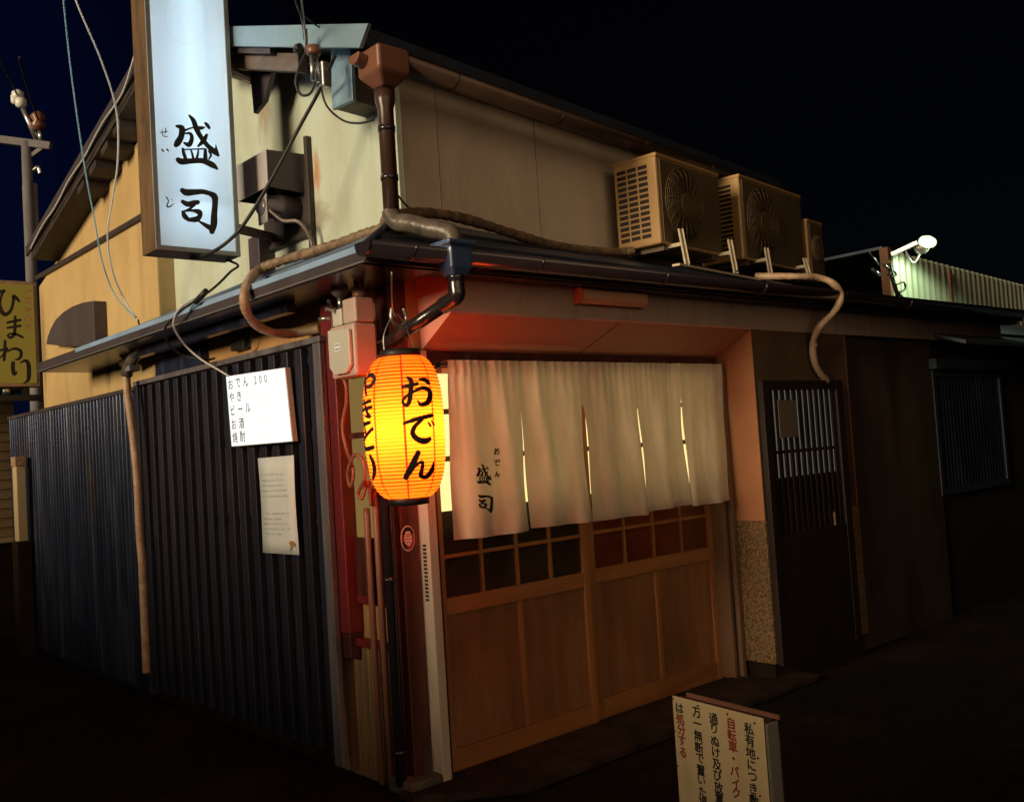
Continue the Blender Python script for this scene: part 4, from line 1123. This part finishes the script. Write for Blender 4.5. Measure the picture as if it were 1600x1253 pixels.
# ================================================================== GAS METER
gm = thing('gas_meter', 'pinkish grey gas meter with valves mounted above the red post', 'gas meter', (-.2, .1, 1.92))
XG = -.24
mb_ = MB().box(XG + .02, XG + .14, -.045, .165, 1.915, 2.155)
mb_.build('case', 'meter_case', gm, bevel=.012)
fc = [(XG + .018, .150, 2.14), (XG + .018, -.030, 2.125), (XG + .018, -.030, 1.965), (XG + .018, .01, 1.93), (XG + .018, .11, 1.93), (XG + .018, .150, 1.965)]
MB().prism(fc, (-.018, 0, 0)).build('face_plate', 'meter_face', gm, bevel=.005)
MB().box(XG - .0035, XG - .0005, .045, .09, 2.035, 2.07).build('label_plate', 'paper', gm)
MB().box(XG - .0045, XG - .0037, .050, .085, 2.060, 2.064).box(XG - .0045, XG - .0037, .050, .085, 2.042, 2.046).build('dial_mark', 'ink', gm)
MB().box(XG + .03, XG + .13, -.05, .06, 2.157, 2.27).build('upper_block', 'meter_case', gm, bevel=.008)
MB().box(XG + .03, XG + .12, .07, .15, 2.157, 2.235).build('valve_block', 'meter_face', gm, bevel=.006)
vt = (XG + .07, .075, 2.30)
MB().tube([(XG + .06, .12, 2.23), (XG + .06, .12, 2.30)], .014, 10).tube([(XG + .03, .12, 2.235), (XG - .02, .12, 2.235)], .010, 8).tube([(XG + .02, .155, 2.2), (XG - .01, .20, 2.2)], .010, 8).build('valve_stem', 'steel', gm)
MB().tube([(XG + .0, .12, 2.265), (XG - .04, .06, 2.262)], .009, 8).build('valve_lever', 'rubber', gm)
MB().lathe([(.02, 0), (.04, .02), (.042, .05), (.025, .07)], (XG + .06, .12, 2.295), 'z', 16).build('regulator', 'pole_concrete', gm)
MB().tube(smooth_path([(XG + .06, .12, 2.36), (XG + .06, .08, 2.385), (XG + .07, .03, 2.40), (XG + .10, .0, 2.40)], 6), .022, 10).tube([(XG + .09, .0, 2.27), (XG + .09, .0, 2.40)], .026, 12).build('pipe', 'dark_brown_pvc', gm)
MB().lathe([(.034, 0), (.034, .03)], (XG + .09, .0, 2.272), 'z', 14).build('pipe_nut', 'brown_pvc', gm)
# small patch box on wall
jb = thing('socket_box', 'small black box with a cut wire on the tan wall above the lattice', 'box', (-.05, 1.6, 2.2))
c = onx(372, 530, -.04)
MB().obox((-.045, onx(382, 540, -.04).y, onx(366, 548, -.04).z), (.044, 0, 0), (0, .17, 0), (0, 0, .12)).build('box_body', 'rubber', jb, bevel=.004)
MB().tube(smooth_path([onx(364, 518, -.05), onx(362, 500, -.05), onx(388, 495, -.06), onx(393, 515, -.06), onx(390, 540, -.05), onx(378, 548, -.06)], 6), .005, 6).build('wire', 'rubber', jb)
dk = MB().box(-.06, -.004, 1.95, 2.66, 2.16, 2.335).build('wall_duct', 'navy_metal', None, bevel=.004)
tag(dk, 'dark navy boxed duct under the side eave left of the black socket box', 'duct')

# ================================================================== SOFFIT LIGHT FITTING, STICKER
fx = thing('light_fitting', 'unlit long fluorescent fitting under the front eave above the curtain', 'light fitting', (1.2, -.31, 2.28))
fz0, fz1 = 2.262, 2.335
MB().prism([(.97, -.283, fz1), (.97, -.283, fz0), (.97, -.315, fz0 - .004), (.97, -.345, fz0 + .018), (.97, -.345, fz1 - .012), (.97, -.325, fz1)], (.50, 0, 0)).build('diffuser', 'fixture', fx, bevel=.004)
MB().prism([(.955, -.283, fz1 + .004), (.955, -.283, fz0 - .004), (.955, -.318, fz0 - .008), (.955, -.35, fz0 + .016), (.955, -.35, fz1 - .01), (.955, -.327, fz1 + .004)], (.014, 0, 0)).build('end_cap', 'wall_return', fx, bevel=.003)
st_ = thing('round_sticker', 'round red and white enamel plate on the dark corner post', 'plaque', (.06, -.004, 1.3))
sc = ony(637, 841, -.002)
def disc(mb, r, y, h, cx=0, cz=0, n=36):
    mb.lathe([(r, 0), (r, h)], (sc.x + cx, y, sc.z + cz), 'y', n)
d_ = MB(); disc(d_, .050, -.0035, .0030); d_.build('plate', 'sticker_white', st_)
d_ = MB(); disc(d_, .046, -.0050, .0012); d_.build('ring', 'sticker_red', st_)
d_ = MB()
d_.prism([(sc.x + .046 * math.cos(t), -.0062, sc.z + .046 * math.sin(t)) for t in np.linspace(math.radians(25), math.radians(155), 20)] + [(sc.x + .030 * math.cos(t), -.0062, sc.z + .030 * math.sin(t)) for t in np.linspace(math.radians(155), math.radians(25), 20)], (0, .001, 0))
d_.prism([(sc.x + .046 * math.cos(t), -.0062, sc.z + .046 * math.sin(t)) for t in np.linspace(math.radians(195), math.radians(250), 12)] + [(sc.x + .032 * math.cos(t), -.0062, sc.z + .032 * math.sin(t)) for t in np.linspace(math.radians(250), math.radians(195), 12)], (0, .001, 0))
d_.build('dark_band', 'ink', st_)
d_ = MB(); d_.prism([(sc.x + x, -.0062, sc.z + z) for x, z in ((-.016, .027), (.014, .027), (.026, .006), (.026, -.012), (.006, -.032), (-.022, -.018), (-.028, .0))], (0, .001, 0)); d_.build('centre_mark', 'sticker_white', st_)
d_ = MB()
for z, w_ in ((.017, .016), (.010, .017), (-.002, .024), (-.015, .014)):
    d_.box(sc.x - w_, sc.x + w_, -.0070, -.0064, sc.z + z - .0016, sc.z + z + .0016)
d_.build('text_bar', 'sticker_red', st_)

for ch in st_.children:
    for v in ch.data.vertices:
        v.co.x = sc.x + (v.co.x - sc.x) * .78
        v.co.z = sc.z + (v.co.z - sc.z) * 1.18
# ================================================================== AIR CONDITIONERS
ACR = (0, 0, TH)
def make_ac(name, label, w_, h_, dpt, loc, col_n=3, rows_n=13):
    """origin at the front-left-bottom corner, x along the front, y to the back"""
    t = thing(name, label, 'air conditioner', (0, 0, 0), 'outdoor units on the canopy roof')
    body = MB().box(0, w_, .0, dpt, 0, h_).build('case', 'ac_case', t, bevel=.012)
    MB().box(.035, w_ - .012, -.006, -.0005, .02, h_ - .03).build('front_panel', 'ac_front_shaded', t, bevel=.004)
    MB().box(-.004, w_ + .004, -.008, dpt + .004, h_ - .022, h_ + .004).build('top_cover', 'ac_case', t, bevel=.008)
    r = min(h_ * .41, w_ * .38)
    cx, cz = min(r + .07, w_ / 2 + .01), h_ / 2
    d = MB(); d.lathe([(r, -.002), (r, .0)], (cx, -.0085, cz), 'y', 48); d.build('fan_opening', 'ac_recess', t)
    gr = MB()
    for k in range(11):
        rr = r * (.30 + .70 * k / 10)
        gr.tube([(cx + rr * math.cos(a), -.022 + .012 * (rr / r) ** 4, cz + rr * math.sin(a)) for a in np.linspace(0, 2 * math.pi, 57)], .0032, 5, cap=False)
    for k in range(20):
        a = 2 * math.pi * k / 20
        gr.tube([(cx + r * .28 * math.cos(a), -.022, cz + r * .28 * math.sin(a)), (cx + r * .8 * math.cos(a + .2), -.020, cz + r * .8 * math.sin(a + .2)), (cx + r * 1.0 * math.cos(a + .3), -.010, cz + r * 1.0 * math.sin(a + .3))], .0028, 5)
    gr.build('fan_grille', 'ac_grille_shaded', t)
    d = MB(); d.lathe([(r * .30, 0), (r * .27, -.006)], (cx, -.021, cz), 'y', 32); d.build('fan_hub', 'ac_front_shaded', t)
    vn = MB()
    ch = (h_ - .09) / rows_n; cw = (dpt - .075) / col_n
    for i in range(rows_n):
        for j in range(col_n):
            y_ = .055 + j * cw; z_ = .04 + i * ch
            vn.box(-.0025, -.0005, y_ + .006, y_ + cw - .006, z_ + .006, z_ + ch - .006)
    vn.build('side_vent', 'ac_recess', t, bevel=.0015)
    for fx_ in (.06, w_ - .11):
        MB().box(fx_, fx_ + .05, .02, dpt - .02, -.03, -.0005).build('foot', 'ac_front_shaded', t)
    return t
A1 = onw(1033, 380, .40)
ac1 = make_ac('outdoor_unit', 'nearest tan outdoor unit with a slotted side vent, by the beige wall', .74, .535, .30, A1)
ac1.location = (A1.x, A1.y, A1.z); ac1.rotation_euler = ACR
ac2 = make_ac('outdoor_unit', 'middle tan outdoor unit with a louvred side, between two others', .95, .57, .32, A1, 1, 16)
A2 = onw(1163, 405, .40)
ac2.location = (A2.x, A2.y, A2.z); ac2.rotation_euler = ACR
ac3 = make_ac('outdoor_unit', 'small farthest outdoor unit mostly hidden behind the middle one', .27, .42, .28, A1, 2, 10)
A3 = Vector((A2.x, A2.y, A2.z)) + WD * .985 + WN * .02
ac3.location = (A3.x, A3.y, A3.z - .02); ac3.rotation_euler = ACR
def stand(px_leg, px_back, label):
    t = thing('roof_stand', label, 'bracket', onw(*px_leg[1], .47), 'white steel stands under the outdoor units')
    top = onw(*px_leg[0], .46); bot = onw(*px_leg[1], .50)
    bk = onw(*px_back, .08)
    MB().bar(top, bot, .032, .012, up=WN).bar(top + WD * .016, bot + WD * .016, .006, .03, up=WN).build('leg', 'bracket_white', t, bevel=.002)
    m_ = top.lerp(bot, .38)
    bk.z = m_.z - .005
    MB().bar(m_, m_ - WN * .40, .03, .022).build('arm', 'bracket_white', t, bevel=.002)
    MB().tube([bot + Vector((0, 0, .02)) + WN * .003, bot + Vector((0, 0, .02)) + WN * .02], .007, 8).build('bolt', 'steel', t)
    return t
stand(((1062, 358), (1074, 420)), (970, 408), 'white bracket leg under the near end of the nearest outdoor unit')
stand(((1139, 375), (1149, 428)), (1080, 415), 'white bracket leg under the far end of the nearest outdoor unit')
stand(((1196, 388), (1204, 434)), (1150, 420), 'white bracket leg under the near end of the middle outdoor unit')
stand(((1256, 404), (1265, 436)), (1210, 430), 'white bracket leg under the far end of the middle outdoor unit')
a_ = onw(1056, 414, .53); b_ = onw(1160, 428, .53); b_.z = a_.z
rl = tag(MB().bar(a_, b_ + WD * .8, .05, .014).build('roof_rail', 'bracket_white', None, bevel=.002), 'flat pale rail lying on the canopy under the bracket legs', 'rail')

# ================================================================== RIGHT HAND NEIGHBOURS
nb_ = thing('neighbour_house', 'dark low house farther along the alley at the right', 'building', (6.5, 0, 0))
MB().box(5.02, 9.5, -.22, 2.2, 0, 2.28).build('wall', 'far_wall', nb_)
MB().prism([(5.0, -.52, 2.12), (9.6, -.52, 2.12), (9.6, .9, 2.62), (5.0, .9, 2.62)], (0, 0, .03)).build('eave_roof', 'roof_metal', nb_)
MB().box(4.95, 6.35, -.30, -.225, 1.95, 2.03).build('window_hood', 'roof_metal', nb_)
sw = MB().box(4.98, 6.3, -.25, -.222, .95, 1.0).box(4.98, 6.3, -.25, -.222, 1.89, 1.94).box(4.98, 5.03, -.25, -.222, 1.0005, 1.889).box(6.25, 6.3, -.25, -.222, 1.0005, 1.889).build('shuttered_window', 'roof_metal', nb_)
rows = [[(x, -.235 + .006 * math.sin(2 * math.pi * x / .06), z) for x in np.arange(5.035, 6.245, .006)] for z in (1.001, 1.888)]
MB().grid(rows).build('ribbed_shutter', 'navy_metal', sw)
MB().box(2.66, 2.86, -.3325, -.3265, 1.50, 1.735).build('paper_flyer', 'dark_paper', None)
tag(bpy.data.objects['paper_flyer'], 'tan paper flyer pinned on the dark lattice window at right', 'flyer')
# corrugated upper wall with floodlight
FY = 1.0
zs_ = thing('corrugated_shed', 'pale green lit corrugated metal wall above the roofs at far right', 'shed', (8, FY, 2.3))
xa, xb = ony(1390, 430, FY).x, 11.2
rows = []
for k in range(5):
    rows.append([(x, FY + .018 * math.sin(2 * math.pi * x / .13), 2.3 + (3.32 - .04 * (x - xa) - 2.3) * k / 4) for x in np.arange(xa, xb, .013)])
MB().grid(rows).build('ribbed_sheet', 'zinc', zs_)
MB().box(xa - .06, xa - .001, FY - .03, FY + .06, 2.3, 3.34).build('corner_post', 'rust', zs_)
cxp = ony(1483, 470, FY).x
MB().box(cxp - .03, cxp + .03, FY - .045, FY - .02, 2.3, 3.2).build('downpipe', 'rust', zs_)
MB().prism([(xa - .05, FY + .03, 3.33), (xb, FY + .03, 3.0), (xb, FY + 2.5, 3.0), (xa - .05, FY + 2.5, 3.33)], (0, 0, .03)).build('roof_sheet', 'roof_metal', zs_)
fl = thing('floodlight', 'glaring greenish white floodlight on an arm above the corrugated wall', 'floodlight', (xa, FY, 3.3))
q0 = ony(1393, 398, FY - .06); q1 = ony(1434, 379, FY - .32)
MB().bar(q0, q1, .035, .045).build('arm', 'alu', fl, bevel=.004)
dirl = Vector((.55, .35, -.75)).normalized()
MB().lathe([(.03, .0), (.07, .03), (.085, .07)], q1 + Vector((0.02, 0, -.03)), 'x', 20).build('lamp_head', 'alu', fl, bevel=.004)
MB().lathe([(.078, 0), (.05, .03), (.02, .045)], q1 + Vector((.092, 0, -.03)), 'x', 20).build('lens', 'flood_lens', fl)
MB().lathe([(.02, -.13), (.05, -.09), (.062, 0), (.05, .09), (.02, .13)], q1 + Vector((.02, -.09, -.01)), 'x', 16).build('bulb', 'flood_lens', fl)
MB().tube(smooth_path([q0.lerp(q1, .5), q0.lerp(q1, .55) + Vector((.12, 0, -.14)), q0.lerp(q1, .8) + Vector((.12, 0, -.10)), q0.lerp(q1, .95) + Vector((.08, 0, -.02))], 6), .010, 6).build('lead', 'white_cable', fl)
sp_ = bpy.data.objects.new('flood_beam', bpy.data.lights.new('flood_beam', 'SPOT'))
COL.objects.link(sp_)
sp_.location = q1 + Vector((.15, -.28, -.05)); sp_.data.energy = 40; sp_.data.color = (.78, 1, .60); sp_.data.shadow_soft_size = .06; sp_.data.spot_size = math.radians(158); sp_.data.spot_blend = .25; sp_.rotation_euler = Vector((-.05, .22, -1)).to_track_quat('-Z', 'Y').to_euler()
sp_.parent = fl; sp_.matrix_parent_inverse = world_of(fl).inverted()
# mast with a bundle of wires in front of the shed
ms = thing('cable_mast', 'thin rusty mast with knotted cables in front of the corrugated wall', 'mast', ony(1405, 472, .6))
m0, m1 = ony(1406, 475, .6), ony(1388, 412, .6)
MB().tube([m0, m1], .02, 8).build('mast', 'dark_wood', ms)
MB().tube([ony(1373, 414, .6), ony(1356, 391, .6)], .008, 6).tube([ony(1363, 421, .6), ony(1375, 430, .6)], .016, 6).tube([ony(1378, 412, .6), ony(1388, 420, .6)], .016, 6).build('arm', 'steel', ms)
MB().tube(smooth_path([ony(u, v, .57) for u, v in ((1388, 430), (1396, 424), (1400, 430), (1392, 434), (1400, 444), (1412, 441), (1414, 452), (1405, 458), (1412, 466), (1418, 475))], 6), .010, 6).build('cable_knot', 'rubber', ms)
# ================================================================== LEFT NEIGHBOUR, PILLAR, UTILITY POLE
lh = thing('cream_house', 'cream clapboard house at the far left behind the corrugated fence', 'building', (-1.5, 7.2, 0))
sd = MB()
for i in range(15):
    z = .98 + i * .095
    sd.prism([(-4, 6.9, z), (-4, 6.885, z + .002), (-4, 6.9, z + .093)], (4.15, 0, 0))
sd.build('siding', 'siding', lh)
MB().box(-4, .15, 6.902, 8.5, .0, 2.42).build('wall', 'plinth', lh)
MB().box(-4.2, .2, 6.6, 8.6, 2.421, 2.50).build('eave', 'dark_wood', lh)
MB().box(-4, .15, 6.80, 6.90, .93, .975).build('ledge', 'pillar', lh)
pr_ = thing('white_pillar', 'short cream pillar at the far end of the corrugated fence', 'post', (-.16, 5.6, 0))
a_ = onx(17, 712, -.12); 
MB().box(-.20, -.12, 5.54, 5.66, 1.0, 1.66).build('shaft', 'pillar', pr_, bevel=.008)
MB().box(-.207, -.113, 5.533, 5.667, 1.6605, 1.745).build('cap', 'lagging_pale', pr_, bevel=.006)
MB().box(-.22, -.10, 5.52, 5.68, .0, .999).build('base', 'plinth', pr_, bevel=.006)
up = thing('utility_pole', 'grey utility pole with crossarm and white insulators behind the roof', 'utility pole', (1.5, 11, 0))
dpt = 12.5
def pu(u, v): return atd(u, v, dpt)
top = pu(41, 222)
bx, by = top.x, top.y
MB().tube([(bx, by, 0), (bx, by, top.z)], [.095, .062], 14).build('pole', 'pole_concrete', up)
c0, c1 = pu(2, 219), pu(80, 229)
MB().bar(c0, c1, .09, .10).build('crossarm', 'pole_concrete', up, bevel=.01)
MB().bar(pu(66, 232), pu(46, 246), .05, .05).build('brace', 'pole_concrete', up)
for u, v, r in ((28, 150, .075), (33, 161, .07), (22, 155, .04)):
    q = pu(u, v)
    MB().lathe([(r * .5, -.07), (r, -.04), (r, .04), (r * .5, .07)], q, 'z', 16).build('insulator', 'porcelain', up)
MB().lathe([(.05, -.12), (.10, -.06), (.06, 0), (.10, .06), (.05, .12)], pu(60, 190), 'z', 16).build('insulator', 'brown_pvc', up)
MB().tube([pu(36, 170), pu(44, 188), pu(58, 220)], .035, 8).tube([pu(62, 203), pu(64, 222)], .03, 8).build('strain_link', 'steel', up)
MB().tube(smooth_path([pu(38, 250), pu(50, 266), pu(60, 262), pu(63, 272)], 6), .03, 8).build('side_bracket', 'steel', up)
MB().obox(pu(37, 360), (.15, 0, 0), (0, -.15, 0), (0, 0, .6)).build('cable_guard', 'pole_concrete', up, bevel=.01)
for (a0, b0_, lb) in (((28, 150), (-20, 40), 'far overhead line left of the pole insulators'), ((60, 188), (30, 90), 'far overhead line rising from the brown insulator')):
    q = atd(*b0_, dpt - 3)
    cable([pu(*a0), pu(*a0).lerp(q, .5) - Vector((0, 0, .05)), q], .012, 'rubber', lb, 6)

# ================================================================== WARNING BOARD
BT = .78
bl0 = onz(1050, 1086, BT); br0 = onz(1192, 1122, BT)
bd = (br0 - bl0).normalized(); bn = Vector((bd.y, -bd.x, 0))
if bn.dot(Vector(CC) - bl0) < 0: bn = -bn
bw = (br0 - bl0).length
wb = thing('warning_board', 'cream warning board with black and red vertical writing in the foreground', 'signboard', (bl0.x, bl0.y, 0))
MB().obox(bl0 - Vector((0, 0, .62)), bd * bw, -bn * .003, (0, 0, .62)).build('face_panel', 'board_face', wb, bevel=.001)
MB().obox(bl0 - Vector((0, 0, .62)) - bn * .0031, bd * bw, -bn * .035, (0, 0, .612)).build('backing', 'board_wood', wb, bevel=.002)
MB().obox(bl0 + bd * (bw + .0005) - Vector((0, 0, .62)) - bn * .004, bd * .008, -bn * .045, (0, 0, .605)).build('edge_strip', 'alu', wb, bevel=.002)
MB().obox(bl0 + bd * .02 - Vector((0, 0, .008)) - bn * .0385, bd * bw, -bn * .006, (0, 0, .012)).build('top_strip', 'copper_pipe', wb)
for k in (.06, .90):
    MB().obox(bl0 + bd * bw * k - bn * .039 - Vector((0, 0, BT)), bd * .03, -bn * .03, (0, 0, BT - .05)).build('leg', 'board_wood', wb)
wk, wr, scw = MB(), MB(), MB()
def wpos(x, y): return onp(1000 + x / 6.172, 1050 + y / 6.172, bl0 + bn * .0008, bn)
cols = [(382, 13, 'は処分する', (345, 450, 552, 655, 772), 'krrrr'), (545, 12, '万一無断で置いた場', (388, 492, 612, 725, 828, 942, 1040, 1152, 1250), 'k' * 9),
        (708, 11, '通りぬけ及び放置', (445, 540, 662, 772, 888, 992, 1108, 1212), 'k' * 8), (878, 10, '自転車・バイク', (490, 605, 715, 830, 950, 1070, 1162), 'rrrrrrr'),
        (1050, 9, '私有地につき敷', (545, 655, 775, 895, 1008, 1120, 1235), 'k' * 7)]
for x, _, word, ys, cc_ in cols:
    for ch, y, c_ in zip(word, ys, cc_):
        xx = x + (y - ys[0]) * .075 + (y - 345) * 0
        big = 1.0
        sz = .034
        if ch == '・': put(wr, ch, wpos(xx, y), sz, bd, (0, 0, 1), .03)
        else: put(wk if c_ == 'k' else wr, ch, wpos(xx, y), sz, bd, (0, 0, 1), .024, 1.06)
wk.build('lettering', 'ink', wb, fixn=False)
wr.build('red_lettering', 'red_ink', wb, fixn=False)
for x, y in ((318, 252), (560, 322), (845, 402), (1108, 490), (340, 565), (1142, 826), (365, 902), (1160, 1192)):
    q = wpos(x, y)
    scw.tube([q, q + bn * .003], .003, 8)
scw.build('nail_head', 'rust', wb)
